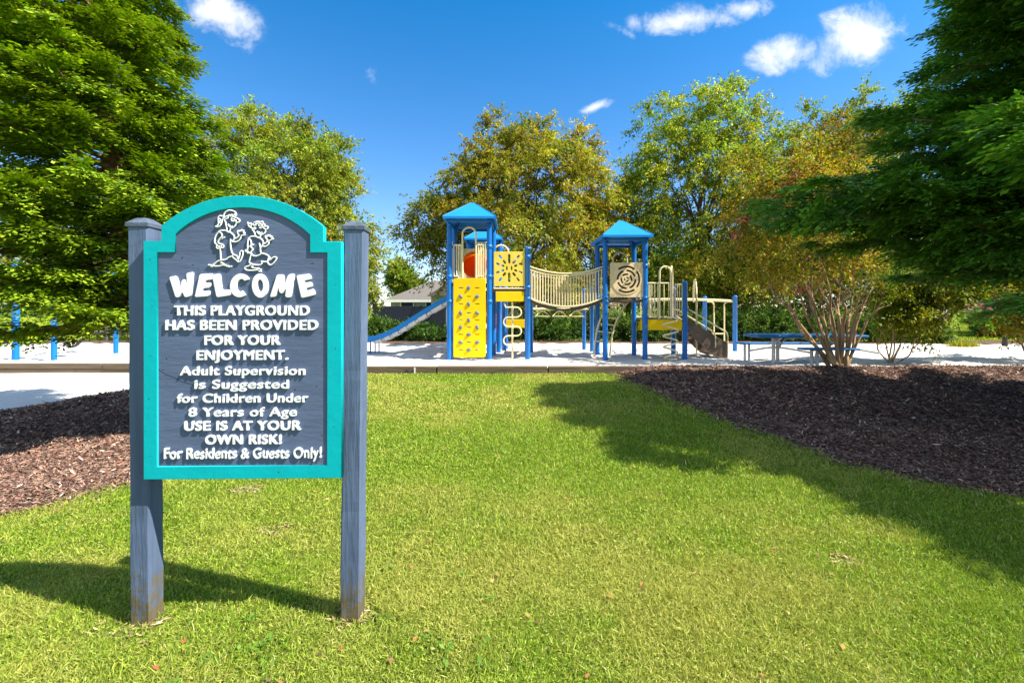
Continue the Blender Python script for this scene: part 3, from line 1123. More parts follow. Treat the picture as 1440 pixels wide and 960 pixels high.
    girl = [
        [(330, 215), (322, 170), (345, 128), (390, 105), (440, 108), (478, 132), (488, 168), (470, 178)],
        [(325, 200), (375, 180), (380, 205), (345, 222)], [(375, 180), (400, 165), (410, 190), (430, 160), (445, 185), (470, 150), (480, 180)],
        [(330, 230), (345, 262), (352, 300), (362, 345), (360, 378)],
        [(430, 225), (428, 205), (448, 192), (475, 200), (490, 205), (530, 230), (528, 258), (505, 270), (488, 262), (485, 235), (455, 250), (430, 245), (420, 220)],
        [(455, 215), (462, 222), (458, 232)],
        [(490, 275), (475, 310), (440, 340), (400, 325), (380, 290)], [(395, 308), (420, 330), (440, 318)],
        [(415, 345), (402, 385), (385, 392)],
        [(315, 185), (285, 178), (255, 185), (248, 230), (252, 280), (235, 310), (210, 322)], [(215, 325), (255, 325), (285, 295), (300, 245), (318, 205)], [(262, 215), (280, 235), (262, 258), (278, 280)],
        [(255, 390), (300, 375), (355, 378), (380, 398), (410, 400)],
        [(255, 395), (220, 440), (200, 500), (205, 545), (235, 575), (222, 600), (250, 622), (275, 605), (310, 610), (318, 580), (290, 560), (255, 550), (248, 520), (275, 480), (300, 450), (290, 415), (262, 395)],
        [(300, 490), (320, 470), (335, 465)], [(255, 580), (262, 600)], [(285, 575), (290, 598)],
        [(275, 620), (278, 690), (285, 765), (320, 772)],
        [(412, 490), (412, 580), (425, 660), (445, 700), (435, 720), (385, 740), (355, 765), (310, 775)],
        [(410, 400), (440, 425), (462, 455), (455, 500), (425, 520)], [(425, 522), (470, 530), (520, 515), (548, 475), (555, 445)],
        [(462, 490), (500, 470), (520, 440), (505, 400), (512, 378), (530, 395), (540, 375), (555, 385), (560, 365), (578, 378), (590, 368), (580, 400), (605, 405), (585, 425), (608, 432), (570, 440), (555, 445)],
        [(445, 700), (490, 715), (505, 735), (510, 765)], [(440, 735), (480, 765), (520, 800), (545, 780), (570, 720), (580, 665), (560, 650), (540, 665), (530, 715), (512, 770)],
        [(290, 775), (240, 790), (210, 815), (180, 835), (200, 855), (260, 855), (310, 840), (318, 820), (280, 815), (300, 790)],
        [(115, 840), (175, 845)], [(150, 858), (180, 862)], [(320, 845), (360, 850)], [(345, 835), (372, 865)], [(380, 850), (400, 868), (428, 855)],
    ]
    boy = [
        [(655, 320), (648, 290), (640, 265), (665, 290), (680, 275), (690, 300), (715, 285), (720, 305), (755, 300), (745, 280), (775, 285), (770, 265), (800, 272), (790, 252), (820, 265), (835, 250), (850, 272)],
        [(725, 270), (760, 255), (790, 258)], [(660, 320), (690, 340), (715, 350), (735, 335), (745, 350), (725, 360)], [(680, 310), (690, 325)],
        [(700, 360), (725, 390), (740, 430), (745, 455)],
        [(795, 315), (790, 295), (810, 285), (835, 300), (838, 325), (820, 340), (798, 335)], [(840, 300), (855, 285), (870, 300), (860, 318), (905, 318), (908, 345), (885, 360), (860, 345), (845, 325)], [(815, 308), (822, 318)],
        [(885, 365), (870, 405), (825, 432), (785, 415), (765, 385)], [(778, 392), (810, 410), (835, 398)],
        [(820, 435), (805, 465), (790, 470)],
        [(650, 480), (690, 455), (745, 455), (785, 472), (810, 480)],
        [(650, 482), (640, 560), (640, 630), (610, 640), (620, 660), (640, 655), (640, 685), (660, 672), (680, 688), (690, 655), (710, 630), (690, 600), (670, 590), (690, 560), (680, 510), (660, 485)], [(690, 585), (712, 565), (725, 570)],
        [(810, 480), (840, 510), (850, 545), (832, 580), (825, 605)], [(795, 545), (810, 600), (812, 660), (830, 685)],
        [(840, 582), (880, 590), (920, 555), (925, 515)], [(855, 555), (890, 535), (905, 500), (880, 470), (880, 445), (905, 460), (915, 435), (930, 455), (940, 435), (945, 460), (970, 458), (960, 480), (985, 485), (955, 500), (925, 515)],
        [(690, 690), (715, 715), (760, 718), (805, 700), (830, 685), (880, 695), (920, 720), (915, 760), (895, 795), (845, 795), (820, 785), (835, 815), (800, 838), (745, 838), (690, 825), (662, 805), (672, 750), (690, 695)],
        [(920, 730), (940, 745), (930, 770), (900, 800)], [(945, 770), (985, 735), (1020, 735), (1025, 760), (985, 815), (950, 840), (925, 830), (905, 800)],
        [(690, 830), (660, 850), (610, 868), (605, 890), (640, 912), (720, 912), (770, 905), (775, 890), (720, 880), (690, 862), (720, 845)],
        [(775, 880), (800, 895), (825, 905)], [(790, 925), (828, 925)],
    ]
    for fig in (girl, boy):
        b = MB()
        for pl in fig:
            pts = smooth_path([Vector((*c9(p), 0)) for p in pl], 3) if len(pl) > 2 else [Vector((*c9(p), 0)) for p in pl]
            pts = [Vector((p.x, yB - 0.0042, p.y)) for p in pts]
            b.tube(pts, 0.0033, 6)
        b.build('figure_drawing', M['white'], root)
    # posts (a hand's breadth behind the trim), tilted a little, each with a chamfered cap
    for cx, yb, lean, ztop, tint in ((193.3, 0.036, 0.006, 0.0, 0), (495.5, 0.038, -0.010, -0.010, 1)):
        x = (cx - 720) * (2.05 + yb + (cx - 341) * K * 0.021) / F - root.location.x + (0.006 if cx > 300 else 0)
        w, d = 0.090, 0.092
        zt = H + (HOR - 319) / F * 2.09 + ztop
        bm = bmesh.new()
        nseg = 40
        rp = random.Random(int(cx))
        rings = []
        for i in range(nseg + 1):
            z = -0.05 + (zt + 0.05) * i / nseg
            ring_ = []
            prof = []
            ch = 0.007
            for sx, sy in ((-1, -1), (1, -1), (1, 1), (-1, 1)):
                a_ = (sx * (w / 2 - ch), sy * d / 2); b_ = (sx * w / 2, sy * (d / 2 - ch))
                prof += [b_, a_] if sx * sy > 0 else [a_, b_]
            for px_, py_ in prof:
                jx, jy = rp.gauss(0, .0007), rp.gauss(0, .0007)
                g_ = 1.0 + 0.015 * math.sin(z * 9 + cx)
                foot = 0.004 * math.exp(-max(z, 0) / 0.05)
                ring_.append(bm.verts.new((x + px_ * g_ + jx + lean * (zt - z) * 1.0 + rp.uniform(-1, 1) * foot, yb + d / 2 + py_ * g_ + jy + rp.uniform(-1, 1) * foot, z)))
            rings.append(ring_)
        for r0, r1 in zip(rings, rings[1:]):
            for j in range(8):
                bm.faces.new((r0[j], r0[(j + 1) % 8], r1[(j + 1) % 8], r1[j]))
        bm.faces.new(rings[-1])
        me = bpy.data.meshes.new('post')
        bm.normal_update()
        bmesh.ops.recalc_face_normals(bm, faces=bm.faces[:])
        bm.to_mesh(me); bm.free()
        post = link_mesh('post', me, M['post'], root)
        b = MB()
        o = w / 2 + 0.006
        c = Vector((x, yb + d / 2, zt - 0.004))
        lv = [(o - 0.003, 0), (o, 0.004), (o, 0.020), (o * 0.52, 0.043), (o * 0.40, 0.047)]
        vs = []
        for r_, z_ in lv:
            vs += [c + Vector((sx * r_, sy * r_, z_)) for sx, sy in ((-1, -1), (1, -1), (1, 1), (-1, 1))]
        fs = [(3, 2, 1, 0), tuple(range(16, 20))]
        for k in range(4):
            for j in range(4):
                fs.append((k * 4 + j, k * 4 + (j + 1) % 4, k * 4 + 4 + (j + 1) % 4, k * 4 + 4 + j))
        b.add(vs, fs)
        b.build('post_cap', M['cap'], post)
    return root


make_sign()


# ---------------------------------------------------------------- the play structure
YF, YK = 11.6, 12.65                    # front and back row of posts


def make_play():
    root = empty('play_structure', (1.5, 12.0, SAND_Z))
    tag(root, 'blue, yellow and beige climbing structure with three peaked roofs, bridge and slides', 'playground')
    org = Vector(root.location)

    def B():
        return MB()

    def fin(b, name, mat, par=None):
        o = b.build(name, M[mat], par or root)
        if par is None:
            o.data.transform(Matrix.Translation(-org))
        else:
            o.data.transform(Matrix.Translation(-org))
        return o

    def post(x, y, ztop, r=0.066, clamps=(), cap=True):
        b = B()
        zb = SAND_Z - 0.1
        if cap:
            prof = [(r, zb), (r, ztop - 0.05), (r + 0.006, ztop - 0.048), (r + 0.006, ztop - 0.02), (r * 0.8, ztop + 0.004), (r * 0.35, ztop + 0.018), (0.001, ztop + 0.02)]
        else:
            prof = [(r, zb), (r, ztop)]
        b.lathe(prof, (x, y, 0), 18)
        p = fin(b, 'post', 'blue')
        for z in clamps:
            c = B()
            c.lathe([(r + 0.001, z - 0.045), (r + 0.013, z - 0.042), (r + 0.013, z + 0.042), (r + 0.001, z + 0.045)], (x, y, 0), 16)
            c.box((x + r + 0.012, y - 0.01, z), (0.03, 0.03, 0.06))
            fin(c, 'clamp', 'blue', p)
        return p
    X = lambda px, Y=YF: (px - 720) / F * Y
    Z = lambda py, Y=YF: H + (HOR - py) / F * Y
    xA, xB, xC, xD, xE, xFp = X(632), X(688), X(742), X(851), X(907), X(963)
    eA = Z(305, 11.35); eD = Z(331, 11.35)
    dA, dB, dD, dE = 2.06, 1.93, 1.62, 1.13           # deck heights
    # posts
    for x in (xA, xB):
        post(x, YF, eA + 0.12, clamps=(Z(347), Z(389), Z(424)), cap=False)
        post(x + (0.07 if x == xB else 0), YK, eA + 0.12, clamps=(Z(389, YK),), cap=False)
    post(xC, YF, Z(348), clamps=(Z(361), Z(404), Z(420)))
    post(xC + 0.02, YK, Z(352, YK), clamps=(Z(404, YK),))
    for x in (xD, xE):
        post(x, YF, eD + 0.10, clamps=(Z(374), Z(419), Z(446) if x == xE else Z(424)), cap=False)
        post(x, YK, eD + 0.10, clamps=(Z(418, YK),), cap=False)
    post(xFp, YF, Z(396), clamps=(Z(436), Z(462)))
    post(X(947, YK), YK, Z(404, YK))
    # third tower, at the back
    xs0, xs1, ys0, ys1 = X(659, 14.9), X(703, 14.9), 14.85, 15.85
    e3 = Z(335, 14.6)
    for x in (xs0, xs1):
        for y in (ys0, ys1):
            post(x, y, e3 + 0.1, cap=False)
    for px, y in ((701, 13.3), (709, 13.9), (711.5, 14.3)):
        post(X(px, y), y, 2.1)

    # roofs
    def roof(x0, x1, y0, y1, ze, za, name='roof'):
        b = B()
        cx, cy = (x0 + x1) / 2, (y0 + y1) / 2
        t = 0.03
        lip = 0.055
        rim_o = [(x0, y0), (x1, y0), (x1, y1), (x0, y1)]
        def sub(a, c, n=6): return [(a[0] + (c[0] - a[0]) * i / n, a[1] + (c[1] - a[1]) * i / n) for i in range(n)]
        vs = [(x, y, ze - lip) for x, y in rim_o] + [(x, y, ze) for x, y in rim_o]
        top = 0.06
        vs += [(cx + sx * top, cy + sy * top, za) for sx, sy in ((-1, -1), (1, -1), (1, 1), (-1, 1))]
        ii = 0.05
        inn = [(x0 + ii, y0 + ii), (x1 - ii, y0 + ii), (x1 - ii, y1 - ii), (x0 + ii, y1 - ii)]
        vs += [(x, y, ze - lip) for x, y in inn] + [(cx, cy, za - 0.09)]
        fs = []
        for j in range(4):
            k = (j + 1) % 4
            fs += [(j, k, 4 + k, 4 + j), (4 + j, 4 + k, 8 + k, 8 + j), (j, 12 + j, 12 + k, k), (12 + j, 16, 12 + k)]
        fs.append((8, 9, 10, 11))
        b.add(vs, fs)
        rf = fin(b, name, 'blue_roof')
        # ribs along the hips and the bracing beams below
        h = B()
        for x, y in rim_o:
            h.tube([(x, y, ze + 0.004), (cx + (x - cx) * 0.05, cy + (y - cy) * 0.05, za + 0.002)], 0.012, 6)
        fin(h, 'hip_rib', 'blue_roof', rf)
        s = B()
        for (ax, ay), (bx, by) in ((rim_o[i], rim_o[(i + 1) % 4]) for i in range(4)):
            k = 0.13
            f = lambda x, c: x + (c - x) * 0.17
            s.box(((f(ax, cx) + f(bx, cx)) / 2, (f(ay, cy) + f(by, cy)) / 2, ze - lip - 0.035), (abs(f(bx, cx) - f(ax, cx)) + 0.04, abs(f(by, cy) - f(ay, cy)) + 0.04, 0.07))
        fin(s, 'roof_beam', 'blue', rf)
        g = B()
        for x, y in rim_o:
            f = lambda v, c: v + (c - v) * 0.2
            g.tube([(f(x, cx), f(y, cy), ze - 0.2), ((x + cx) / 2, (y + cy) / 2, (ze + za) / 2 - 0.10)], 0.022, 6)
        fin(g, 'roof_brace', 'blue', rf)
        return rf
    roof(X(623, 11.3), X(697.5, 11.3), 11.25, 12.95, eA, Z(286, 12.1))
    roof(X(847.5, 11.3), X(918.5, 11.3), 11.25, 12.95, eD, Z(311, 12.1))
    roof(X(653, 14.6), X(707, 14.6), 14.55, 16.1, e3, Z(319, 15.3))

    # decks
    def deck(x0, x1, y0, y1, z):
        b = B()
        b.rbox(((x0 + x1) / 2, (y0 + y1) / 2, z - 0.035), (x1 - x0 - 0.02, y1 - y0, 0.07), 0.01)
        n = max(3, int((x1 - x0) / 0.12))
        for i in range(1, n):
            b.box((x0 + (x1 - x0) * i / n, (y0 + y1) / 2, z + 0.002), (0.012, y1 - y0 - 0.1, 0.008))
        return fin(b, 'deck', 'brown')
    deck(xA + .05, xB - .04, YF - .02, YK, dA)
    deck(xB + .06, xC - .05, YF - .02, YK, dB)
    deck(xD + .05, xE - .05, YF - .02, YK, dD + 0.03)
    deck(xE + .05, xFp - .05, YF - .02, YK, dE)
    deck(xs0, xs1, ys0, ys1, 2.0)
    deck(xs0 + 0.1, xs1 + 0.05, 12.7, 14.8, 1.9)

    # yellow kick boards under the decks
    def board(px0, px1, py0, py1, y, mat='yellow', t=0.03):
        b = B()
        x0, x1, z0, z1 = X(px0, y), X(px1, y), Z(py1, y), Z(py0, y)
        b.rbox(((x0 + x1) / 2, y, (z0 + z1) / 2), (x1 - x0, t, z1 - z0), 0.012)
        return fin(b, 'kick_board', mat)
    board(697, 737, 410, 424, YF - 0.02)
    board(900.5, 903, 449.5, 464, YF)
    board(911, 959, 449.5, 464, YF - 0.02)
    board(898, 913, 449, 464, YK - 0.15)
    board(708, 744, 449, 461, 14.2)
    board(684, 700, 427, 441, 13.4, 'yellow')

    # climbing wall with hand holds and slots
    x0, x1, zt, zb = X(638), X(683), Z(391.5), Z(502)
    def rrect(x0, z0, x1, z1, r, n=5):
        o = []
        for cx, cz, a in ((x1 - r, z1 - r, 0), (x0 + r, z1 - r, 90), (x0 + r, z0 + r, 180), (x1 - r, z0 + r, 270)):
            for i in range(n + 1):
                t = math.radians(a + 90 * i / n)
                o.append((cx + r * math.cos(t), cz + r * math.sin(t)))
        return o
    ols = [rrect(x0, zb, x1, zt, 0.05)]
    holds = []
    for r_, py in enumerate((405, 417, 427.5, 440, 450, 460, 470, 481, 491.5)):
        for c_, px in enumerate((648.3, 659.5, 671.3)):
            if (r_ + c_) % 2 == 1:
                holds.append((X(px), Z(py)))
            else:
                ols.append(rrect(X(px) - 0.058, Z(py) - 0.013, X(px) + 0.058, Z(py) + 0.013, 0.012, 3))
    me = plate(ols, 0.045, 0.006)
    me.transform(Matrix.Translation(Vector((0, YF - 0.07, 0)) - org))
    wall = link_mesh('climbing_wall', me, M['yellow'], root)
    for i, (hx, hz) in enumerate(holds):
        b = B()
        rr = random.Random(i)
        b.lathe([(0.062, 0), (0.060, 0.012), (0.042, 0.027), (0.018, 0.033), (0.001, 0.034)], (0, 0, 0), 12)
        R = Matrix.Rotation(math.radians(90), 4, 'X')
        R2 = Matrix.Rotation(rr.uniform(0, 6), 4, 'Y')
        b.v = [tuple(Vector((hx, YF - 0.07, hz)) + R2 @ (R @ Vector((v[0] * 1.0, v[1] * 0.68, v[2])))) for v in b.v]
        fin(b, 'hand_hold', 'grey_hold', wall)

    # barriers of vertical bars
    def barrier(p0, p1, z0, z1, n, r=0.013, mat='beige', name='barrier', ends=True):
        p0, p1 = Vector((*p0, 0)), Vector((*p1, 0))
        b = B()
        for z in (z0, z1):
            b.tube([p0 + Vector((0, 0, z)), p1 + Vector((0, 0, z))], 0.019, 10)
        for i in range(n):
            t = (i + 0.5) / n if not ends else i / (n - 1)
            p = p0.lerp(p1, t)
            b.tube([p + Vector((0, 0, z0)), p + Vector((0, 0, z1))], r, 8)
        return fin(b, name, mat)

    def arch_rail(p0, p1, z0, z1, r=0.021, name='arch_handrail', n=12, zb1=None):
        p0, p1 = Vector((*p0, 0)), Vector((*p1, 0))
        d = (p1 - p0); R = d.length / 2; u = d.normalized()
        c = (p0 + p1) / 2 + Vector((0, 0, z1 - R))
        pts = [p0 + Vector((0, 0, z0))] + [c - u * (R * math.cos(math.pi * i / n)) + Vector((0, 0, R * math.sin(math.pi * i / n))) for i in range(n + 1)] + [p1 + Vector((0, 0, zb1 if zb1 is not None else z0))]
        b = B(); b.tube(pts, r, 10)
        return fin(b, name, 'beige')
    yb_ = YF - 0.01
    barrier((X(638.5), yb_), (X(649), yb_), Z(388.5), Z(344.5), 4)
    barrier((X(670), yb_), (X(682), yb_), Z(388.5), Z(344.5), 5)
    arch_rail((X(650.5), yb_ - 0.02), (X(669.5), yb_ - 0.02), Z(391), Z(320), 0.024)
    # back of tower A: tan panel with the mouth of the orange tube slide, bars beside it
    x0, x1 = X(652, YK), X(690, YK)
    cx, cz, R0 = X(667, YK), Z(372, YK), 0.36
    z0_, z1_ = dA + 0.0, Z(350, YK)
    circ = [(cx + R0 * math.cos(a), min(max(cz + R0 * math.sin(a), z0_ + 0.01), z1_ - 0.01)) for a in np.linspace(0, 2 * math.pi, 29)[:-1]]
    me = plate([[(x0, z0_), (x1, z0_), (x1, z1_), (x0, z1_)], circ], 0.03)
    me.transform(Matrix.Translation(Vector((0, YK - 0.04, 0)) - org))
    link_mesh('slide_entry_panel', me, M['tan'], root)
    barrier((X(645, YK), YK - 0.1), (X(652, YK), YK - 0.1), dA + .05, Z(346, YK), 3)
    barrier((X(671, YK), YK - 0.12), (X(689, YK), YK - 0.12), dA + .05, Z(342, YK), 7)
    barrier((xA + 0.02, YF + 0.12), (xA + 0.02, YK - 0.62), dA + .05, Z(341, 12), 4)
    # orange tube slide that turns down behind the tower
    path = smooth_path([(cx, YK - 0.02, cz), (cx, YK + 0.45, cz - 0.03), (cx + 0.0, YK + 0.95, cz - 0.30), (cx - 0.25, YK + 1.45, cz - 0.65), (cx - 0.05, YK + 1.85, cz - 1.0), (cx + 0.28, YK + 1.75, cz - 1.30), (cx + 0.32, YK + 1.3, cz - 1.58), (cx + 0.1, YK + 0.85, 0.66)], 6)
    b = B()
    b.tube(path, 0.37, 20, cap=False)
    rings = B()
    ts = fin(b, 'tube_slide', 'orange')
    for k in range(6, len(path) - 1, 8):
        d = (path[k + 1] - path[k]).normalized() * 0.03
        rings.tube([path[k] - d, path[k] + d], 0.395, 20)
    fin(rings, 'tube_flange', 'orange', ts)
    arch_rail((X(694, 14), 14.0), (X(715, 14), 14.0), Z(356, 14), Z(345, 14), 0.03)
    barrier((xs0, ys0), (xs1, ys0), 2.0, 2.95, 9)
    barrier((xs0, ys1), (xs1, ys1), 2.0, 2.95, 9)

    # yellow flower panel between B and C
    x0, x1, zt, zb = X(694.5), X(738), Z(354), Z(402.5)
    cx, cz = X(716), (zt + zb) / 2 + 0.02
    ols = [rrect(x0, zb, x1, zt, 0.02)]
    def slot(a, r0, r1, w, n=4):
        ca, sa = math.cos(a), math.sin(a)
        o = []
        for s_, rc in ((1, r1 - w / 2), (-1, r0 + w / 2)):
            for i in range(n + 1):
                t = -math.pi / 2 + math.pi * i / n if s_ > 0 else math.pi / 2 + math.pi * i / n
                o.append((rc + w / 2 * math.cos(t), w / 2 * math.sin(t)))
        return [(cx + p * ca - q * sa, cz + p * sa + q * ca) for p, q in o]
    for k, a in enumerate(np.radians([90, 270])):
        ols.append(slot(a, 0.11, 0.36, 0.062))
    for a in np.radians([52, 128, 232, 308]):
        ols.append(slot(a, 0.14, 0.26, 0.058)); ols.append(slot(a, 0.30, 0.42, 0.05))
    for a in np.radians([20, 160, 200, 340]):
        ols.append(slot(a, 0.13, 0.22, 0.055)); ols.append(slot(a, 0.26, 0.36, 0.055))
    for s_ in (-1, 1):
        ols.append([(cx + s_ * (0.035 + 0.025) + 0.022 * math.cos(t), cz + 0.06 * math.sin(t)) for t in np.linspace(0, 2 * math.pi, 15)[:-1]])
    me = plate(ols, 0.028, 0.004)
    me.transform(Matrix.Translation(Vector((0, YF - 0.03, 0)) - org))
    fp = link_mesh('flower_panel', me, M['yellow_pale'], root)
    fp['label'] = 'pale yellow panel with cut-out flower slots'
    barrier((x0, YF - 0.01), (x1, YF - 0.01), dB - 0.0, zb + 0.02, 6)
    # loop pole climber below it
    b = B()
    yl = YF + 0.02
    px0 = 720.5
    b.tube([(X(px0), yl, SAND_Z - 0.05), (X(px0), yl, Z(424))], 0.027, 10)
    fin(b, 'climber_pole', 'beige')
    b = B()
    pts = [(X(709), yl, Z(426))]
    side = 1
    for k, py in enumerate((432, 446, 459, 472, 485, 497)):
        nxt = py
        prev = (432, 446, 459, 472, 485, 497)[k - 1] if k else 426
        if k:
            xr = X(733) if k % 2 == 1 else X(708)
            s_ = 1 if k % 2 == 1 else -1
            zc = (Z(prev) + Z(py)) / 2; rz = abs(Z(prev) - Z(py)) / 2
            xm = xr - s_ * rz
            pts += [(xm + s_ * rz * math.sin(t), yl - 0.05, zc + rz * math.cos(t)) for t in np.linspace(0, math.pi, 9)]
        else:
            pts += [(X(711), yl - 0.05, Z(432)), ]
    b.tube(pts, 0.019, 8)
    fin(b, 'climber_loop', 'beige')

    # clatter bridge between C and D
    nn = 26
    def sag(t, z0, zm): return zm + (z0 - zm) * (2 * t - 1) ** 2
    for y in (YF + 0.0, YK - 0.1):
        b = B()
        for za, zm in ((Z(375), Z(384.5)), (Z(419), Z(431))):
            b.tube([(xC + 0.06 + (xD - xC - 0.12) * t, y, sag(t, za, zm)) for t in np.linspace(0, 1, 22)], 0.02, 8)
        b.tube([(xC + 0.06 + (xD - xC - 0.12) * t, y, sag(t, Z(378.5), Z(388))) for t in np.linspace(0, 1, 22)], 0.012, 6)
        for i in range(nn):
            t = (i + 0.5) / nn
            x = xC + 0.06 + (xD - xC - 0.12) * t
            b.tube([(x, y, sag(t, Z(419), Z(431))), (x, y, sag(t, Z(378.5), Z(388)))], 0.0125, 6)
        fin(b, 'bridge_barrier', 'beige')
    b = B()
    npl = 13
    for i in range(npl):
        t = (i + 0.5) / npl
        x = xC + 0.05 + (xD - xC - 0.1) * t
        sl = math.atan((sag(t + .01, Z(421), Z(435)) - sag(t - .01, Z(421), Z(435))) / (0.02 * (xD - xC)))
        b.rbox((x, (YF + YK) / 2 - .05, sag(t, Z(421), Z(435)) - 0.01), ((xD - xC) / npl * 1.04, YK - YF - 0.13, 0.055), 0.012, Matrix.Rotation(-sl, 4, 'Y'))
    fin(b, 'bridge_deck', 'brown')

    # ring track behind the bridge
    yr = 13.6
    for px, top in ((747, 424), (825, 405), (831, 404)):
        post(X(px, yr + (0.15 if px == 831 else 0)), yr + (0.0 if px != 825 else 0.5), Z(top, yr), 0.06)
    b = B()
    b.tube([(X(747, yr), yr, Z(434.5, yr)), (X(828, yr), yr, Z(434.5, yr))], 0.032, 10)
    fin(b, 'ring_track', 'beige')
    for px in (763, 787, 811):
        b = B()
        w = X(px + 11, yr) - X(px, yr)
        zt_, zb_ = Z(437.5, yr), Z(444.8, yr)
        b.tube([(X(px, yr), yr, Z(434, yr)), (X(px, yr), yr, zt_)], 0.018, 8)
        b.tube([(X(px, yr) - w, yr, zb_), (X(px, yr) - w * 0.2, yr, zt_), (X(px, yr) + w * 0.2, yr, zt_), (X(px, yr) + w, yr, zb_)], 0.018, 8, closed=True)
        fin(b, 'trapeze_ring', 'beige')

    # tan spiral panel on tower D
    x0, x1, zt, zb = X(857.5), X(904.5), Z(369.5), Z(418)
    cx, cz = X(880.5), Z(393)
    ols = [rrect(x0, zb, x1, zt, 0.02)]
    def arcslot(r, w, a0, a1, n=10):
        a0, a1 = math.radians(a0), math.radians(a1)
        o = [(cx + (r + w / 2) * math.cos(a0 + (a1 - a0) * i / n), cz + (r + w / 2) * math.sin(a0 + (a1 - a0) * i / n)) for i in range(n + 1)]
        o += [(cx + (r - w / 2) * math.cos(a1 + (a0 - a1) * i / n), cz + (r - w / 2) * math.sin(a1 + (a0 - a1) * i / n)) for i in range(n + 1)]
        return o
    for r, w, off, n_, gap in ((0.325, 0.05, 45, 4, 14), (0.225, 0.05, 10, 4, 18), (0.13, 0.045, 60, 4, 26), (0.05, 0.035, 0, 3, 50)):
        for i in range(n_):
            a = off + i * 360 / n_
            if r > 0.3 and i == 1: continue
            ols.append(arcslot(r, w, a + gap / 2, a + 360 / n_ - gap / 2))
    me = plate(ols, 0.03, 0.003)
    me.transform(Matrix.Translation(Vector((0, YF - 0.03, 0)) - org))
    sp = link_mesh('spiral_panel', me, M['tan'], root)
    me = plate([[(cx + 0.385 * math.cos(a), cz + 0.385 * math.sin(a)) for a in np.linspace(0, 2 * math.pi, 49)[:-1]]] + ols[1:], 0.012, 0.003)
    me.transform(Matrix.Translation(Vector((0, YF - 0.043, 0)) - org))
    link_mesh('spinner_disc', me, M['tan'], sp)
    bk = B(); bk.box((cx, YF + 0.03, cz), (x1 - x0 - 0.04, 0.02, zt - zb - 0.04)); fin(bk, 'backing', 'brown', sp)
    arch_rail((X(862, YK), YK), (X(882, YK), YK), Z(390, YK), Z(355, YK), 0.024)
    barrier((X(884, YK), YK), (xE - 0.05, YK), dD + 0.05, Z(374, YK), 4)
    # curved ladder below tower D
    b = B()
    yl = YF + 0.55
    c1 = smooth_path([(X(883, yl), yl, Z(425, yl)), (X(876, yl), yl, Z(434, yl)), (X(867, yl), yl, Z(451, yl)), (X(861, yl), yl, Z(472, yl)), (X(857.5, yl), yl, Z(501, yl))], 6)
    c2 = [Vector((p.x - 0.42 + 0.0, p.y + 0.05, p.z + 0.05)) for p in c1]
    b.tube(c1, 0.024, 10); b.tube(c2, 0.024, 10)
    for k in range(2, len(c1) - 2, 3):
        b.tube([c1[k], c2[k]], 0.018, 8)
    fin(b, 'arch_ladder', 'beige')

    # low platform E-F: barriers, arches, spiral climber
    barrier((X(912), yb_), (X(925), yb_), Z(443), Z(398), 4)
    barrier((X(949), yb_), (X(959), yb_), Z(443), Z(400), 4)
    arch_rail((X(927), yb_ - .02), (X(943), yb_ - .02), Z(448), Z(375), 0.024)
    arch_rail((X(943.5), yb_ + .02), (X(945.5, YF + .5), YF + .5), Z(448), Z(373.5), 0.024)
    barrier((xE + .05, YK), (xFp - .05, YK), dE + .05, Z(398, YK), 8)
    b = B()
    xs, ysp = X(943, 11.35), 11.35
    ztop, zbot = Z(446, 11.35), SAND_Z - 0.02
    pts = [(X(938), YF - 0.02, Z(447))]
    for i in range(4 * 20 + 1):
        a = 2 * math.pi * i / 20 + 0.5
        R_ = 0.19 - 0.03 * i / 80
        pts.append((xs + R_ * math.sin(a), ysp + R_ * math.cos(a) * 0.8, ztop + (zbot - ztop) * i / 80))
    b.tube(pts, 0.02, 8)
    fin(b, 'spiral_climber', 'beige')
    # stairs going down to the right
    st0, st1 = Vector((X(957, 12.0), 0, Z(455, 12.0))), Vector((X(1026, 11.75), 0, SAND_Z))
    x0, z0, x1, z1 = xFp + 0.07, dE + 0.0, X(1022, 11.75), SAND_Z + 0.02
    def stair_board(y):
        o = [(x0, z0 - 0.02), (x0 + 0.02, z0 + 0.03), (x1 - 0.02, z1 + 0.40), (x1 + 0.02, z1 + 0.37), (x1 + 0.02, z1 - 0.05), (x1 - 0.35, z1 + 0.05)]
        n_ = 5
        for i in range(n_):                      # stepped lower edge
            t0, t1 = i / n_, (i + 1) / n_
            xa = x1 - 0.35 + (x0 - x1 + 0.35) * t1
            za = z1 + 0.05 + (z0 - 0.28 - z1 - 0.05) * t0
            zb2 = z1 + 0.05 + (z0 - 0.28 - z1 - 0.05) * t1
            o += [(xa + 0.09, zb2 - 0.07), (xa, zb2)]
        me = plate([o], 0.03)
        me.transform(Matrix.Translation(Vector((0, y, 0)) - org))
        return link_mesh('stair_side', me, M['stair'], root)
    stair_board(YF + 0.12); stair_board(YK - 0.1)
    b = B()
    for i in range(5):
        t = (i + 0.5) / 5
        b.rbox((x0 + (x1 - x0) * t, (YF + YK) / 2, z0 - 0.02 + (z1 + 0.1 - z0) * t), ((x1 - x0) / 5 + 0.03, YK - YF - 0.26, 0.05), 0.01)
    fin(b, 'stair_tread', 'stair')
    for y, dx in ((YF + 0.10, 0.0), (YK - 0.08, 0.05)):
        b = B()
        b.tube(smooth_path([(X(967.5), y, Z(437)), (X(971), y, Z(435.5)), (X(976), y, Z(438)), (X(1015), y, Z(462)), (X(1023), y, Z(466.5)), (X(1026), y, Z(473)), (X(1026), y, Z(480)), (X(1026), y, SAND_Z - 0.05)], 4), 0.02, 8)
        b.tube(smooth_path([(X(967.5), y, Z(444)), (X(1002), y, Z(465)), (X(1007), y, Z(469)), (X(1008.5), y, Z(475)), (X(1008.5), y, Z(489))], 4), 0.017, 8)
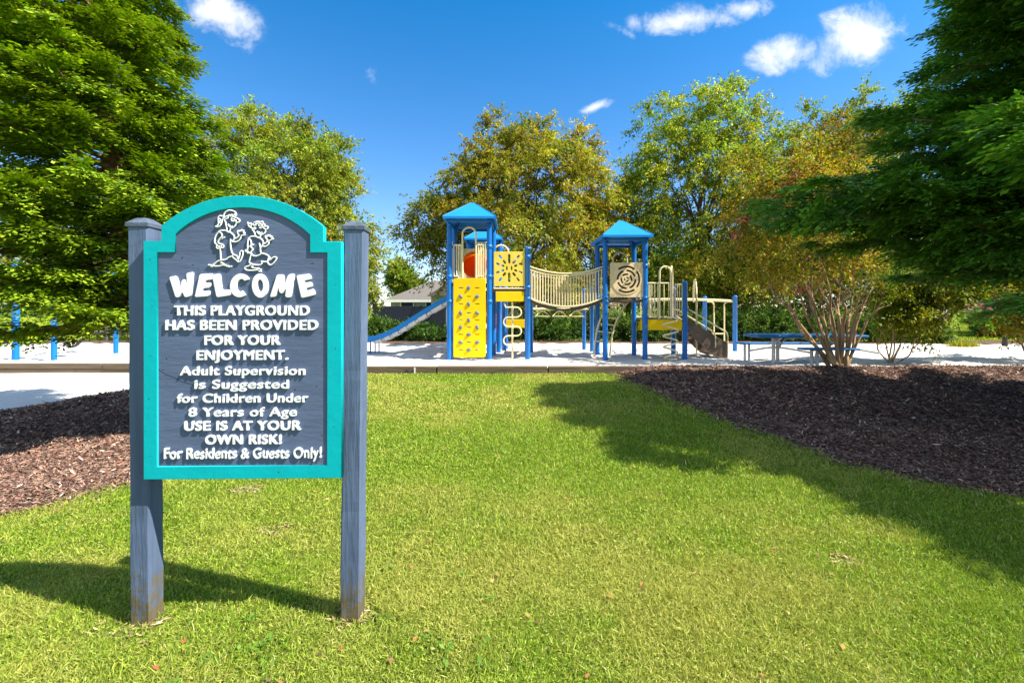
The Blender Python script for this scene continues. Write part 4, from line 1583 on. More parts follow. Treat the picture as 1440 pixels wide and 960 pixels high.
        fin(b, 'stair_handrail', 'beige')
    arch_rail((X(979.5, 12.0), 12.0), (X(975, 13.0), 13.0), SAND_Z, Z(392.5, 12.3), 0.024, zb1=Z(425, 13))
    # overhead loop ladder to the far right posts
    def phx(px, y): return X(px, y)
    yG, yH_ = 14.8, 13.75
    post(X(991, yG), yG, Z(417, yG)); post(X(1033.5, yH_), yH_, Z(416, yH_))
    zr = 1.68
    b = B()
    xa = xE + 0.05
    rail1 = smooth_path([(xa, 12.75, zr - 0.02), (X(940, 13), 13.0, zr), (X(985, 13.4), 13.4, zr), (X(1025, yH_), yH_ - 0.02, zr - 0.03), (X(1033, yH_), yH_, zr - 0.05)], 6)
    rail2 = smooth_path([(xa, 13.5, zr - 0.02), (X(940, 13.9), 13.9, zr), (X(975, 14.3), 14.3, zr), (X(991, yG), yG, zr)], 6)
    b.tube(rail1, 0.03, 10); b.tube(rail2, 0.03, 10)
    rl3 = [rail2[-1] + (rail1[-1] - rail2[-1]) * t for t in np.linspace(0, 1, 6)]
    b.tube(rl3, 0.03, 10)
    for i in range(1, 9):
        p, q = rail1[int(i * (len(rail1) - 1) / 9)], rail2[int(i * (len(rail2) - 1) / 9)]
        b.tube([p, q], 0.018, 8)
    fin(b, 'overhead_ladder', 'beige')
    b = B()
    for px, d in ((1004, -1), (1018.5, 1)):
        b.tube(smooth_path([(X(px + d * 9.5, yH_), yH_, zr - 0.06), (X(px + d * 3, yH_), yH_, zr - 0.07), (X(px, yH_), yH_, zr - 0.16), (X(px, yH_), yH_, zr - 0.35), (X(px, yH_), yH_, SAND_Z - 0.05)], 5), 0.022, 8)
    for py in (469, 480):
        b.tube([(X(1004, yH_), yH_, Z(py, yH_)), (X(1018.5, yH_), yH_, Z(py, yH_))], 0.018, 8)
    fin(b, 'end_ladder', 'beige')

    # blue slide to the left of tower A
    ysl = 13.3
    prof = smooth_path([(X(px, ysl), 0, Z(py, ysl)) for px, py in ((668, 402), (655, 406.5), (641, 414.5), (628, 422.5), (600, 439.5), (580, 452), (565, 461.5), (550, 469.5), (535, 475.5), (520, 478.5), (508, 479.5), (496, 480), (488, 481.5))], 4)
    b = B()
    hw = 0.24
    vs, fs = [], []
    cs = [(-hw - 0.03, 0.12), (-hw, 0.12), (-hw + 0.02, 0.0), (hw - 0.02, 0.0), (hw, 0.12), (hw + 0.03, 0.12), (hw + 0.03, -0.03), (-hw - 0.03, -0.03)]
    for p in prof:
        vs += [(p.x, ysl + a, p.z + c) for a, c in cs]
    m_ = len(cs)
    for i in range(len(prof) - 1):
        for j in range(m_):
            fs.append((i * m_ + j, i * m_ + (j + 1) % m_, (i + 1) * m_ + (j + 1) % m_, (i + 1) * m_ + j))
    fs += [tuple(range(m_)), tuple(range(len(vs) - 1, len(vs) - m_ - 1, -1))]
    b.add(vs, fs)
    sld = fin(b, 'slide', 'blue_roof')
    b = B()
    for i in range(2, 34):                                        # pale ribs below the bed
        p, q = prof[i], prof[i + 1]
        
        d = (q - p)
        ang = math.atan2(d.z, d.x)
        n_ = Vector((-math.sin(ang), 0, math.cos(ang)))
        if n_.z < 0: n_ = -n_
        c = (p + q) / 2 - n_ * (0.075 if i % 3 else 0.07)
        b.box((c.x, ysl, c.z), (d.length * (1.0 if i % 3 else 0.8), hw * 2 + (0.04 if i % 3 else 0.0), 0.095 if i % 3 else 0.07), Matrix.Rotation(-ang, 4, 'Y'))
    fin(b, 'slide_underside', 'chute', sld)
    for px in (521, 527.5, 533):
        b = B()
        y = ysl + (px - 527) * 0.03
        b.tube([(X(px, y), y, SAND_Z - 0.06), (X(px, y), y, Z(479, y))], 0.02, 8)
        fin(b, 'slide_leg', 'blue', sld)


make_play()


# ---------------------------------------------------------------- swing set at the left
def make_swing():
    p1, p3, p2 = P(22, 507, 11.3), P(163, 497, 13.0), P(76, 507, 11.3)
    p1.z = p2.z = p3.z = SAND_Z
    root = empty('swing_set', p1)
    tag(root, 'blue steel swing frame with one black belt swing, partly behind the left conifer', 'swing')
    org = Vector(p1)
    zt = 2.5
    for p, r in ((p1, 0.072), (p2, 0.062), (p3, 0.06)):
        b = MB()
        b.lathe([(r, -0.15), (r, zt - SAND_Z), (r * 0.6, zt - SAND_Z + 0.02), (0.001, zt - SAND_Z + 0.022)], p - org, 16)
        b.build('post', M['blue'], root)
    b = MB()
    up = Vector((0, 0, zt - SAND_Z - 0.1))
    b.tube([p1 - org + up, p3 - org + up], 0.045, 12)
    b.tube([p2 - org + up, p3 - org + up], 0.045, 12)
    b.build('top_beam', M['blue'], root)
    mid = P(101.5, 494, 12.2)
    mid.z = SAND_Z + 0.26
    d = (p3 - p1).normalized()
    right = Vector((1, 0.15, 0)).normalized()
    beam_at = p1.lerp(p3, 0.52)
    # belt seat
    b = MB()
    n = 14
    vs, fs = [], []
    for i in range(n + 1):
        t = -1 + 2 * i / n
        x = 0.215 * t
        z = 0.20 * abs(t) ** 1.7
        for y, dz in ((-0.075, 0), (0.075, 0), (0.075, -0.022), (-0.075, -0.022)):
            q = mid + right * x + Vector((-right.y, right.x, 0)) * y
            vs.append(q - org + Vector((0, 0, z + dz)))
    for i in range(n):
        for j in range(4):
            fs.append((i * 4 + j, i * 4 + (j + 1) % 4, i * 4 + 4 + (j + 1) % 4, i * 4 + 4 + j))
    fs += [(0, 1, 2, 3), tuple(range(n * 4 + 3, n * 4 - 1, -1))]
    b.add(vs, fs, True)
    seat = b.build('swing_seat', M['black'], root)
    for s in (-1, 1):
        b = MB()
        a = mid + right * 0.215 * s + Vector((0, 0, 0.2))
        t = Vector((beam_at.x, beam_at.y, zt - 0.12)) + right * 0.19 * s
        pts = [a.lerp(t, i / 60) for i in range(61)]
        for i in range(60):
            off = Vector((0.006, 0, 0)) if i % 2 else Vector((0, 0.006, 0))
            b.tube([pts[i] - org - off, pts[i + 1] - org - off], 0.004, 4)
            b.tube([pts[i] - org + off, pts[i + 1] - org + off], 0.004, 4)
        b.build('chain', M['galv'], seat)


make_swing()


# ---------------------------------------------------------------- picnic table
def make_table():
    c = P(1138, 515, 10.55)
    root = empty('picnic_table', (c.x, 10.75, SAND_Z), math.radians(-2))
    tag(root, 'long picnic table with blue top and benches on grey legs, behind the bare stems', 'table')
    top = 0.66
    b = MB()
    L_ = 2.50
    b.rbox((0, 0, top), (L_, 0.74, 0.05), 0.02)
    b.rbox((0, 0, top - 0.03), (L_ - 0.1, 0.66, 0.03), 0.01)
    b.build('table_top', M['table'], root)

    def bench(x0, x1, y, z=0.40):
        b = MB()
        b.rbox(((x0 + x1) / 2, y, z), (x1 - x0, 0.27, 0.045), 0.018)
        return b.build('bench', M['table'], root)
    bench(-1.26, -0.50, 0.62, 0.42); bench(-0.45, 1.27, 0.62, 0.42)
    bench(-0.47, 0.75, -0.66, 0.40)

    def leg(x, y, z1, r=0.036):
        b = MB()
        b.lathe([(r, -0.08), (r, z1)], (x, y, 0), 12)
        b.build('leg', M['table_leg'], root)
    for x in (-0.73, -0.55, 0.75, 0.90):
        leg(x, -0.05 if x in (-0.73, 0.75) else 0.1, top - 0.04, 0.040)
    for x in (-1.08, -1.00, 1.0, 1.12):
        leg(x, 0.62 if x in (-1.08, 1.0) else 0.56, 0.40, 0.03)
    for x in (-0.22, -0.10, 0.55):
        leg(x, -0.66, 0.38, 0.034)
    b = MB()
    for x in (-0.62, 0.85):
        b.tube(smooth_path([(x - 0.32, 0.60, 0.24), (x, 0.02, 0.37), (x + 0.45, -0.60, 0.30)], 6), 0.022, 8)
        b.tube(smooth_path([(x - 0.05, -0.3, 0.62), (x, 0, 0.52), (x + 0.1, 0.3, 0.62)], 6), 0.02, 8)
    b.tube(smooth_path([(-0.08, -0.64, 0.14), (0.1, -0.3, 0.26), (0.5, 0.0, 0.36), (0.8, 0.05, 0.5)], 6), 0.022, 8)
    b.tube(smooth_path([(-0.55, 0.0, 0.40), (-0.35, 0.1, 0.57), (0.1, 0.1, 0.60)], 6), 0.02, 8)
    b.build('brace', M['table_leg'], root)


make_table()


# ---------------------------------------------------------------- house, shed, fence, bollard
def make_house():
    root = empty('house', (P(600, 432, 38).x, 38, 0))
    tag(root, 'low grey-roofed house half hidden behind the blue slide', 'house')
    o = Vector(root.location)
    xl, xr = P(541, 420, 38).x - o.x, P(760, 420, 38).x - o.x
    ze, zr = P(0, 421, 38).z, P(0, 402, 42).z + 0.5
    b = MB()
    b.box(((xl + xr) / 2, 4.2, ze / 2), (xr - xl - 0.8, 7.6, ze - 0.02))
    b.build('wall', M['wall'], root)
    b = MB()
    b.add([(xl, 0, ze), (xr, 0, ze), (xr, 8.5, ze), (xl, 8.5, ze), (xl + 3.2, 4.2, zr), (xr - 3.2, 4.2, zr)], [(0, 1, 5, 4), (1, 2, 5), (2, 3, 4, 5), (3, 0, 4), (3, 2, 1, 0)])
    b.build('roof', M['roof'], root)
    b = MB()
    b.box(((xl + xr) / 2, -0.05, ze - 0.12), (xr - xl + 0.1, 0.08, 0.22))
    b.build('gutter', M['trim'], root)
    for x in (xl + 1.8, xl + 3.9):
        b = MB(); b.box((x, 0.37, 1.35), (1.0, 0.06, 1.1)); w = b.build('window', M['navy'], root)
        b = MB()
        for dx in (-.53, .53): b.box((x + dx, 0.33, 1.35), (0.08, 0.08, 1.24))
        for dz in (-.58, .58): b.box((x, 0.335, 1.35 + dz), (0.98, 0.08, 0.08))
        b.build('window_frame', M['trim'], w)
    # pale wing that comes forward at the right
    wx0, wx1 = P(606, 440, 34).x - o.x, P(655, 440, 34).x - o.x
    b = MB()
    b.box(((wx0 + wx1) / 2, -2.0, 1.15), (wx1 - wx0, 3.9, 2.3))
    b.build('side_wing', M['wall'], root)
    # gable roof of the wing
    b = MB()
    zz = 2.3
    xm = (wx0 + wx1) / 2
    b.add([(wx0 - .3, -4.2, zz), (wx1 + .3, -4.2, zz), (xm, -4.2, zz + 0.95), (wx0 - .3, 4, zz), (wx1 + .3, 4, zz), (xm, 4, zz + 0.95)], [(0, 2, 5, 3), (1, 4, 5, 2), (0, 1, 2), (0, 3, 4, 1)])
    b.build('wing_roof', M['roof'], root)
    s = empty('screen_fence', (P(575, 450, 27).x, 27, 0))
    tag(s, 'dark navy privacy screen in front of the grey-roofed house', 'fence')
    b = MB()
    z1 = P(0, 431, 27).z
    b.rbox((0, 0, z1 / 2 + .02), (4.3, 0.05, z1), 0.01)
    b.build('screen_panel', M['navy'], s)
    for x in (-2.15, -0.72, 0.72, 2.15):
        b = MB(); b.rbox((x, 0.08, z1 / 2 + 0.03), (0.09, 0.09, z1 + 0.1), 0.01); b.build('post', M['navy'], s)


make_house()


def make_shed():
    x = P(1327, 460, 46).x
    root = empty('shed', (x, 46, 0))
    tag(root, 'small white shed far off at the edge of the lawn, right background', 'shed')
    b = MB(); b.box((-0.6, 1, 0.8), (1.9, 2, 1.6)); b.build('wall', M['trim'], root)
    b = MB(); b.add([(-1.7, -.1, 1.6), (.5, -.1, 1.6), (.5, 2.1, 1.6), (-1.7, 2.1, 1.6), (-0.6, -.1, 2.1), (-0.6, 2.1, 2.1)], [(0, 1, 4), (1, 2, 5, 4), (2, 3, 5), (3, 0, 4, 5), (3, 2, 1, 0)])
    b.build('roof', M['roof'], root)
    b = MB(); b.box((-0.6, -0.03, 0.65), (0.8, 0.05, 1.25)); b.build('door', M['chute'], root)


make_shed()


def make_fence():
    root = empty('rail_fence', (-18, 18.4, 0))
    tag(root, 'low wooden post and rail fence behind the swing at far left', 'fence')
    for px in (-60, 43, 150, 255):
        b = MB(); p = P(px, 470, 18.4)
        b.rbox((p.x + 18, 0, 0.30), (0.15, 0.15, 0.72), 0.02); b.build('post', M['fence'], root)
    b = MB()
    b.tube([(-6, 0.0, 0.40), (-2, 0.02, 0.37), (2, 0, 0.39), (6, 0.02, 0.36)], 0.045, 8)
    b.build('rail', M['fence'], root)


make_fence()


def make_bollard():
    p = P(1413, 490, 15.6)
    root = empty('bollard_light', (p.x, 15.6, 0))
    tag(root, 'short black path bollard at the lawn edge, far right', 'bollard')
    b = MB(); b.lathe([(0.07, -0.05), (0.07, 0.34), (0.075, 0.345), (0.075, 0.37)], (0, 0, 0), 14); b.build('shaft', M['black'], root)
    b = MB(); b.lathe([(0.055, 0.37), (0.055, 0.42), (0.085, 0.422), (0.085, 0.45), (0.02, 0.475)], (0, 0, 0), 14); b.build('head', M['black'], root)


make_bollard()


# ---------------------------------------------------------------- trees
def limb_path(a, b, r, sag=0.1, n=6):
    a, b = np.array(a, float), np.array(b, float)
    L_ = np.linalg.norm(b - a)
    t = np.linspace(0, 1, n)[:, None]
    p = a + (b - a) * t
    p[:, 2] += sag * L_ * np.sin(t[:, 0] * np.pi)
    p[1:-1] += r.normal(0, 0.03 * L_, (n - 2, 3))
    return [Vector(q) for q in p]


def broadleaf(name, label, cat, base, blobs, r, clumps=70, twigs=13, leaves=22, twig_len=0.9, droop=0.35, leaf=0.10, wide=0.5,
              cols=None, w=None, mat='leaf', bark='bark', trunk_r=0.18, group=None, shell=0.55, stems=None, zone=None, up=0.35, limbs=26, fork=0.35, dense=1.75):
    """tree or shrub: tapered trunk and limbs up to leaf clumps; every clump is a spray of drooping twigs set with leaves"""
    root = empty(name, base)
    tag(root, label, cat, group)
    base = np.array(base, float)
    blobs = np.array(blobs, float)
    clumps = int(clumps * dense)
    leaf = leaf * 1.12
    vol = blobs[:, 3] * blobs[:, 4] * blobs[:, 5]
    bi = r.choice(len(blobs), clumps, p=vol ** 0.8 / (vol ** 0.8).sum())
    d = unit(r.normal(size=(clumps, 3)))
    rad = r.random(clumps) ** shell
    cc = blobs[bi, :3] + d * rad[:, None] * blobs[bi, 3:6]
    cc[:, 2] = np.maximum(cc[:, 2], base[2] + 0.25)
    ctr = np.average(blobs[:, :3], axis=0, weights=vol)
    # twigs
    nT = clumps * twigs
    c = np.repeat(cc, twigs, 0)
    outw = unit(c - ctr - np.array((0, 0, -0.3)))
    td = unit(outw * 0.75 + r.normal(size=(nT, 3)) * 0.75 + np.array((0, 0, up)))
    tl = twig_len * r.uniform(0.5, 1.25, nT)
    dr = droop * r.uniform(0.4, 1.5, nT)
    # leaves
    n = nT * leaves
    t = r.random((nT, leaves)) ** 0.8
    tdir = np.repeat(td[:, None], leaves, 1)
    tll = np.repeat(tl[:, None], leaves, 1)
    drr = np.repeat(dr[:, None], leaves, 1)
    Pn = c[:, None] + tdir * (t * tll)[..., None]
    Pn[..., 2] -= drr * tll * t ** 2
    tang = tdir.copy()
    tang[..., 2] -= 2 * drr * t
    Pn = Pn.reshape(-1, 3) + r.normal(0, 0.05, (n, 3)) * np.array((1, 1, 0.8))
    D = unit(unit(tang.reshape(-1, 3)) * 0.8 + r.normal(0, 0.55, (n, 3)) + np.array((0, 0, -0.25)))
    Nn = r.normal(0, 0.65, (n, 3)) + np.array((0, 0, 0.8))
    Pn[:, 2] = np.maximum(Pn[:, 2], base[2] + 0.04)
    C = palette(n, cols, w, r, 0.15)
    ctint = np.repeat(1 + 0.16 * r.standard_normal((clumps, 1)), twigs * leaves, 0)
    hue = np.repeat(r.normal(0, 1, (clumps, 1)), twigs * leaves, 0)
    C = C * np.clip(ctint, 0.6, 1.5) * (1 + hue * np.array((0.10, 0.0, -0.05)))
    if zone is not None:
        C = zone(Pn, C, r)
    kites('crown', Pn - base, D, Nn, leaf * r.uniform(0.6, 1.4, n), leaf * wide * r.uniform(0.7, 1.3, n), C, M[mat], root)
    # wood
    b = MB()
    if stems is None:
        top = np.array((ctr[0], ctr[1], ctr[2] + blobs[:, 5].max() * 0.35))
        tp = limb_path((base[0], base[1], base[2] - 0.1), top, r, 0.0, 9)
        b.tube([p - Vector(base) for p in tp], list(np.linspace(trunk_r, trunk_r * 0.18, 9)), 9)
        idx = r.choice(clumps, min(limbs, clumps), replace=False)
        for i in idx:
            zc = cc[i, 2]
            zs = max(base[2] + (zc - base[2]) * 0.55, base[2] + fork * (ctr[2] - base[2]))
            zs = min(zs, top[2] - 0.2)
            f = np.clip((zs - base[2]) / (top[2] - base[2]), 0, 1)
            k = f * 8
            p0 = tp[int(min(k, 7))].lerp(tp[min(int(k) + 1, 8)], k - int(k))
            rr_ = trunk_r * (1 - 0.8 * f) * 0.55
            lp = limb_path(p0, cc[i], r, 0.10, 6)
            b.tube([p - Vector(base) for p in lp], list(np.linspace(rr_, 0.008, 6)), 6)
        b.build('trunk', M[bark], root)
    else:
        for pts, r0, r1 in stems:
            b = MB()
            pp = smooth_path(pts, 5)
            b.tube([p - Vector(base) for p in pp], list(np.linspace(r0, r1, len(pp))), 8)
            b.build('stem', M[bark], root)
    return root


def conifer(name, label, base, Hh, prof, z0, nb, r, cols, w, spray=26, trunk_r=0.2, seed_az=0.0, lift=0.10, size=0.085, extra=None, lean=0.0, gap=0.24, pad=0.40):
    """hinoki-like evergreen: whorled limbs carrying flat fans of scale-leaf sprays in layers"""
    root = empty(name, base)
    tag(root, label, 'tree')
    base = np.array(base, float)
    b = MB()
    tp = [Vector((0.05 * math.sin(i * 1.3) + lean * max(0.0, Hh * i / 12 - 1.3), 0.05 * math.cos(i * 1.7), -0.1 + (Hh + 0.0) * i / 12)) for i in range(13)]
    b.tube(tp, list(np.linspace(trunk_r, 0.02, 13)), 10)
    A_, Dx, Nx, Lx, Wx, Cx = [], [], [], [], [], []
    spec = []
    for i in range(nb):
        u = (i + r.random()) / nb
        h = z0 + (Hh - z0) * u ** 1.15
        az = seed_az + i * 2.39996 + r.normal(0, 0.2)
        spec.append((h, az, prof(h, az) * r.uniform(0.72, 1.08), r.normal(lift, 0.10)))
    if extra: spec += extra
    for h, az, L_, el in spec:
        if L_ < 0.15: continue
        o = np.array((math.cos(az), math.sin(az), 0.0))
        tt_ = np.linspace(0, 1, 9)
        curve = lambda t: np.array((lean * max(0.0, h - 1.3), 0, h)) + o * L_ * t + np.array((0, 0, 1.0)) * L_ * (el * t - 0.22 * t ** 2 + 0.14 * t ** 4)
        if L_ > 0.7:
            b.tube([Vector(curve(t)) for t in tt_], list(np.linspace(min(0.05, 0.016 * L_ + 0.008), 0.005, 9)), 5, cap=False)
        side = np.cross(o, (0, 0, 1.0))
        pads = []
        npd = max(2, int(L_ / gap))
        for k in range(npd):
            t = 0.25 + 0.72 * (k + r.random()) / npd
            for s_ in (-1, 1):
                if r.random() < 0.12: continue
                pads.append((t, r.uniform(0.5, 1.2) * s_ * (1.1 - 0.6 * t)))
        pads += [(0.93, 0.0), (0.97, r.uniform(-.5, .5))]
        for t, ang in pads:
            p = curve(t) + np.array((0, 0, r.normal(0, 0.04)))
            ax = unit(o * math.cos(ang) + side * math.sin(ang) + np.array((0, 0, r.normal(0.02, 0.17))))
            ls = pad * (0.65 + 0.5 * (1 - t) + 0.35 * r.random()) * min(1.0, 0.5 + L_ / 2.5)
            n = int(spray * (ls / pad) ** 1.5)
            pl = unit(np.cross(ax, np.cross((0, 0, 1.0), ax)) + r.normal(0, 0.22, 3))       # the fan lies in this plane
            lat = np.cross(ax, pl)
            q = r.random(n) ** 0.75
            wv = r.uniform(-1, 1, n)
            lob = 0.78 + 0.22 * np.cos(wv * 9 + r.uniform(0, 6))                            # scalloped rim of a fan
            rad = q * ls * lob
            th = wv * 0.95
            pos = p + ax * (rad * np.cos(th))[:, None] + lat * (rad * np.sin(th))[:, None] + pl * r.normal(0, 0.024, n)[:, None]
            pos[:, 2] -= 0.20 * (rad ** 2) / max(ls, .01) * (0.6 + 0.8 * np.abs(wv))
            th2 = th + r.normal(0, 0.4, n)
            dirs = ax[None] * np.cos(th2)[:, None] + lat[None] * np.sin(th2)[:, None] - np.array((0, 0, 1.0)) * (0.32 * q)[:, None] + r.normal(0, 0.12, (n, 3))
            nn_ = pl[None] + r.normal(0, 0.24, (n, 3))
            A_.append(pos); Dx.append(dirs); Nx.append(nn_)
            c = palette(n, cols, w, r, 0.10) * (1 + 0.17 * r.standard_normal())
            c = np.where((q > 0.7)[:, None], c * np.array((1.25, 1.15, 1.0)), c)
            Cx.append(c)
    b.build('trunk', M['bark_con'], root)
    Pn = np.concatenate(A_); n = len(Pn)
    Pn[:, 2] = np.maximum(Pn[:, 2], 0.10)
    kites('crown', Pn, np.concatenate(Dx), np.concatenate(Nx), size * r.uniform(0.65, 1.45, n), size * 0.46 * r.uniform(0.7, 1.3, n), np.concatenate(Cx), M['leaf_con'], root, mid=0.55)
    return root


R = np.random.default_rng(101)
CON = [(0.165, 0.29, 0.013), (0.23, 0.35, 0.014), (0.105, 0.20, 0.013), (0.29, 0.40, 0.018)]


def prof_left(h, az):
    r_ = np.interp(h, [1.0, 1.5, 2.5, 3.7, 5.0, 6.5, 8.2], [1.3, 1.75, 1.85, 1.65, 1.3, 0.85, 0.15])
    r_ *= 1 - 0.48 * max(0.0, math.cos(az)) ** 0.7
    return r_ * (1 + 0.10 * math.sin(az * 3 + h * 2.1))


def prof_right(h, az):
    f = np.clip((h - 1.0) / 7.4, 0, 1)
    r_ = 4.0 * (1 - f) ** 0.52 * (0.85 + 0.15 * min(1, (h - 0.9) / 1.2))
    if math.sin(az) < -0.45:                        # near side, out of view, made fuller to cast the lawn shadow
        r_ *= (1.22 if h < 5.0 else 1.0) if math.sin(az) > -0.75 or h > 5.5 else 1.36
    elif h > 3.2:
        r_ *= 0.86
    if h < 2.55 and math.cos(az) < -0.2:            # the lowest boughs on this side are short
        r_ *= 0.74
    return r_ * (1 + 0.10 * math.sin(az * 3 + h * 1.7))


conifer('conifer_tree', 'tall sunlit yellow-green conifer with layered boughs at the left, beside the welcome sign', (-4.16, 5.2, 0.02), 8.4, prof_left, 1.22, 270, R, CON, [3, 3, 2, 1.6], spray=165, trunk_r=0.12, size=0.052, lean=-0.20, gap=0.145, pad=0.36)
conifer('conifer_tree', 'tall dark green conifer with low spreading boughs at the right, over the brown mulch', (7.85, 5.6, 0.05), 8.3, prof_right, 1.80, 330, R,
        [(0.11, 0.29, 0.045), (0.15, 0.34, 0.045), (0.075, 0.215, 0.035), (0.20, 0.38, 0.045)], [3, 3, 2, 1.2], spray=165, trunk_r=0.20, size=0.070, gap=0.225, pad=0.50, extra=[(2.75, 2.95, 4.25, 0.10), (3.0, 2.75, 4.2, 0.08), (2.8, 2.6, 4.1, 0.1), (2.9, 3.15, 4.1, 0.1), (3.2, 2.9, 4.0, 0.05), (2.6, 3.05, 3.9, 0.1), (2.65, 2.75, 3.9, 0.1), (3.5, -2.1, 4.5, 0.1), (4.3, -1.87, 4.4, 0.1), (3.9, -1.98, 4.5, 0.1), (3.2, -1.75, 4.8, 0.08), (4.0, -1.6, 4.8, 0.08), (3.0, -1.95, 4.7, 0.1)])  # last boughs lie out of view, added to carry the lawn shadow on

GREEN = [(0.2025, 0.2877, 0.0283), (0.3096, 0.3834, 0.0363), (0.131, 0.1917, 0.0243), (0.4525, 0.4602, 0.0606)]
BIRCH = [(0.2018, 0.3028, 0.0243), (0.3432, 0.4239, 0.0283), (0.1211, 0.1917, 0.0201), (0.5651, 0.5449, 0.0404)]
RUST = [(0.2955, 0.2948, 0.0283), (0.3939, 0.342, 0.0363), (0.1675, 0.224, 0.0201), (0.4333, 0.4716, 0.0363), (0.4137, 0.2475, 0.0404)]
DARK = [(0.0607, 0.1316, 0.0203), (0.0911, 0.1823, 0.0243), (0.0446, 0.0911, 0.0162), (0.1519, 0.2531, 0.0284)]


def blob(px, py, Y, rx, rz, ry=None):
    """crown lobe given at its true distance: half sizes in photo pixels"""
    s = Y / F
    p = P(px, py, Y)
    return (p.x, p.y, p.z, rx * s, (ry if ry is not None else rx) * s, rz * s)


def gbase(px, Y, z=0.0):
    return (P(px, 0, Y).x, Y, z)


# left background tree, light green
broadleaf('shade_tree', 'light green leafy tree rising behind the welcome sign', 'tree', gbase(405, 18.5),
          [blob(395, 275, 18.5, 95, 105), blob(325, 280, 18.8, 60, 90), blob(455, 310, 18.3, 60, 85), blob(425, 215, 18.6, 58, 52), blob(500, 350, 18.0, 40, 62), blob(350, 200, 18.8, 48, 40), blob(470, 250, 18.4, 40, 45)],
          R, clumps=170, twigs=12, leaves=26, twig_len=0.85, droop=0.25, leaf=0.105, cols=GREEN, w=[3, 3, 2, 2.2], trunk_r=0.22)
# centre tree, rust and olive
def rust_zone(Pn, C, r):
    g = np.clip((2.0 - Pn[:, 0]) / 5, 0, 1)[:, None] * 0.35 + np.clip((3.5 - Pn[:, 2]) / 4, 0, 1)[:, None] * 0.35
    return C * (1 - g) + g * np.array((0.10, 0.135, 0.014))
broadleaf('autumn_tree', 'wide olive and rust coloured tree behind the left playground tower and bridge', 'tree', gbase(735, 21.5),
          [blob(735, 300, 21.5, 118, 112), blob(650, 320, 21.2, 66, 98), blob(820, 310, 21.3, 62, 100), blob(725, 215, 21.5, 62, 46), blob(800, 220, 21.5, 45, 44), blob(605, 325, 20.9, 46, 66), blob(690, 240, 21.4, 58, 50) , blob(780, 390, 21.3, 100, 46), blob(850, 350, 21.3, 34, 60)],
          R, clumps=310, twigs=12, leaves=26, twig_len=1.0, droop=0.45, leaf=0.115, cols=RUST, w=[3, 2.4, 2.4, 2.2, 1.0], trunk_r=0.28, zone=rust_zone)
# tall birch-like tree
broadleaf('birch_tree', 'tall airy yellow-green tree with drooping twigs behind the right playground tower', 'tree', gbase(985, 22.5),
          [blob(985, 255, 22.5, 92, 110), blob(925, 270, 22.3, 48, 90), blob(1010, 170, 22.5, 68, 60), blob(955, 185, 22.4, 55, 52), blob(1060, 230, 22.4, 52, 85), blob(960, 380, 22.3, 85, 60), blob(900, 250, 22.3, 34, 60), blob(1040, 330, 22.4, 70, 60)],
          R, clumps=220, twigs=12, leaves=22, twig_len=1.15, droop=0.62, leaf=0.12, cols=BIRCH, w=[3, 3, 2, 1.6], trunk_r=0.24, shell=0.5)
# tree at the back right, dark green top
broadleaf('shade_tree', 'rounded green tree top showing behind the tall airy tree and the right conifer', 'tree', gbase(1180, 27),
          [blob(1175, 220, 27, 75, 92), blob(1225, 200, 27.3, 60, 70), blob(1150, 300, 27, 80, 90)], R, clumps=110, twigs=11, leaves=24, twig_len=1.1, droop=0.2, leaf=0.15,
          cols=GREEN, w=[3, 2, 2.4, 1], trunk_r=0.25)
# yellow-orange tree in front of it
def orange_zone(Pn, C, r):
    k = (fnoise(Pn[:, 0] + 7, Pn[:, 2] + Pn[:, 1], 0.8, 77) > 0.56)[:, None] * 0.6
    return C * (1 - k) + k * np.array((0.24, 0.13, 0.03))
broadleaf('autumn_tree', 'yellow and orange tinged tree between the tall airy tree and the right conifer', 'tree', gbase(1140, 19.5),
          [blob(1150, 260, 19.5, 82, 85), blob(1095, 330, 19.3, 72, 80), blob(1190, 210, 19.6, 48, 50), blob(1200, 330, 19.3, 70, 75)], R, clumps=130, twigs=12, leaves=22, twig_len=0.9, droop=0.35, leaf=0.10,
          cols=[(0.16, 0.19, 0.014), (0.25, 0.23, 0.018), (0.09, 0.12, 0.012), (0.30, 0.22, 0.02)], w=[3, 2.4, 2, 1.6], trunk_r=0.18, zone=orange_zone)
# fill between tall airy tree and the centre tree, and low trees behind
broadleaf('shade_tree', 'low dark green tree filling the gap between the rust tree and the tall airy tree', 'tree', gbase(885, 25),
          [blob(885, 325, 25, 56, 95), blob(870, 400, 25, 75, 45)], R, clumps=95, twigs=11, leaves=22, twig_len=1.0, droop=0.3, leaf=0.13, cols=BIRCH, w=[3, 1, 3, .5], trunk_r=0.18)
broadleaf('shade_tree', 'leafy olive tree behind the stairs of the playground, below the tall airy tree', 'tree', gbase(1030, 20.5),
          [blob(1030, 385, 20.5, 85, 55), blob(1085, 375, 20.8, 60, 60)], R, clumps=80, twigs=11, leaves=22, twig_len=0.9, droop=0.35, leaf=0.105, cols=RUST, w=[3, 1, 3, 2, .4], trunk_r=0.16)
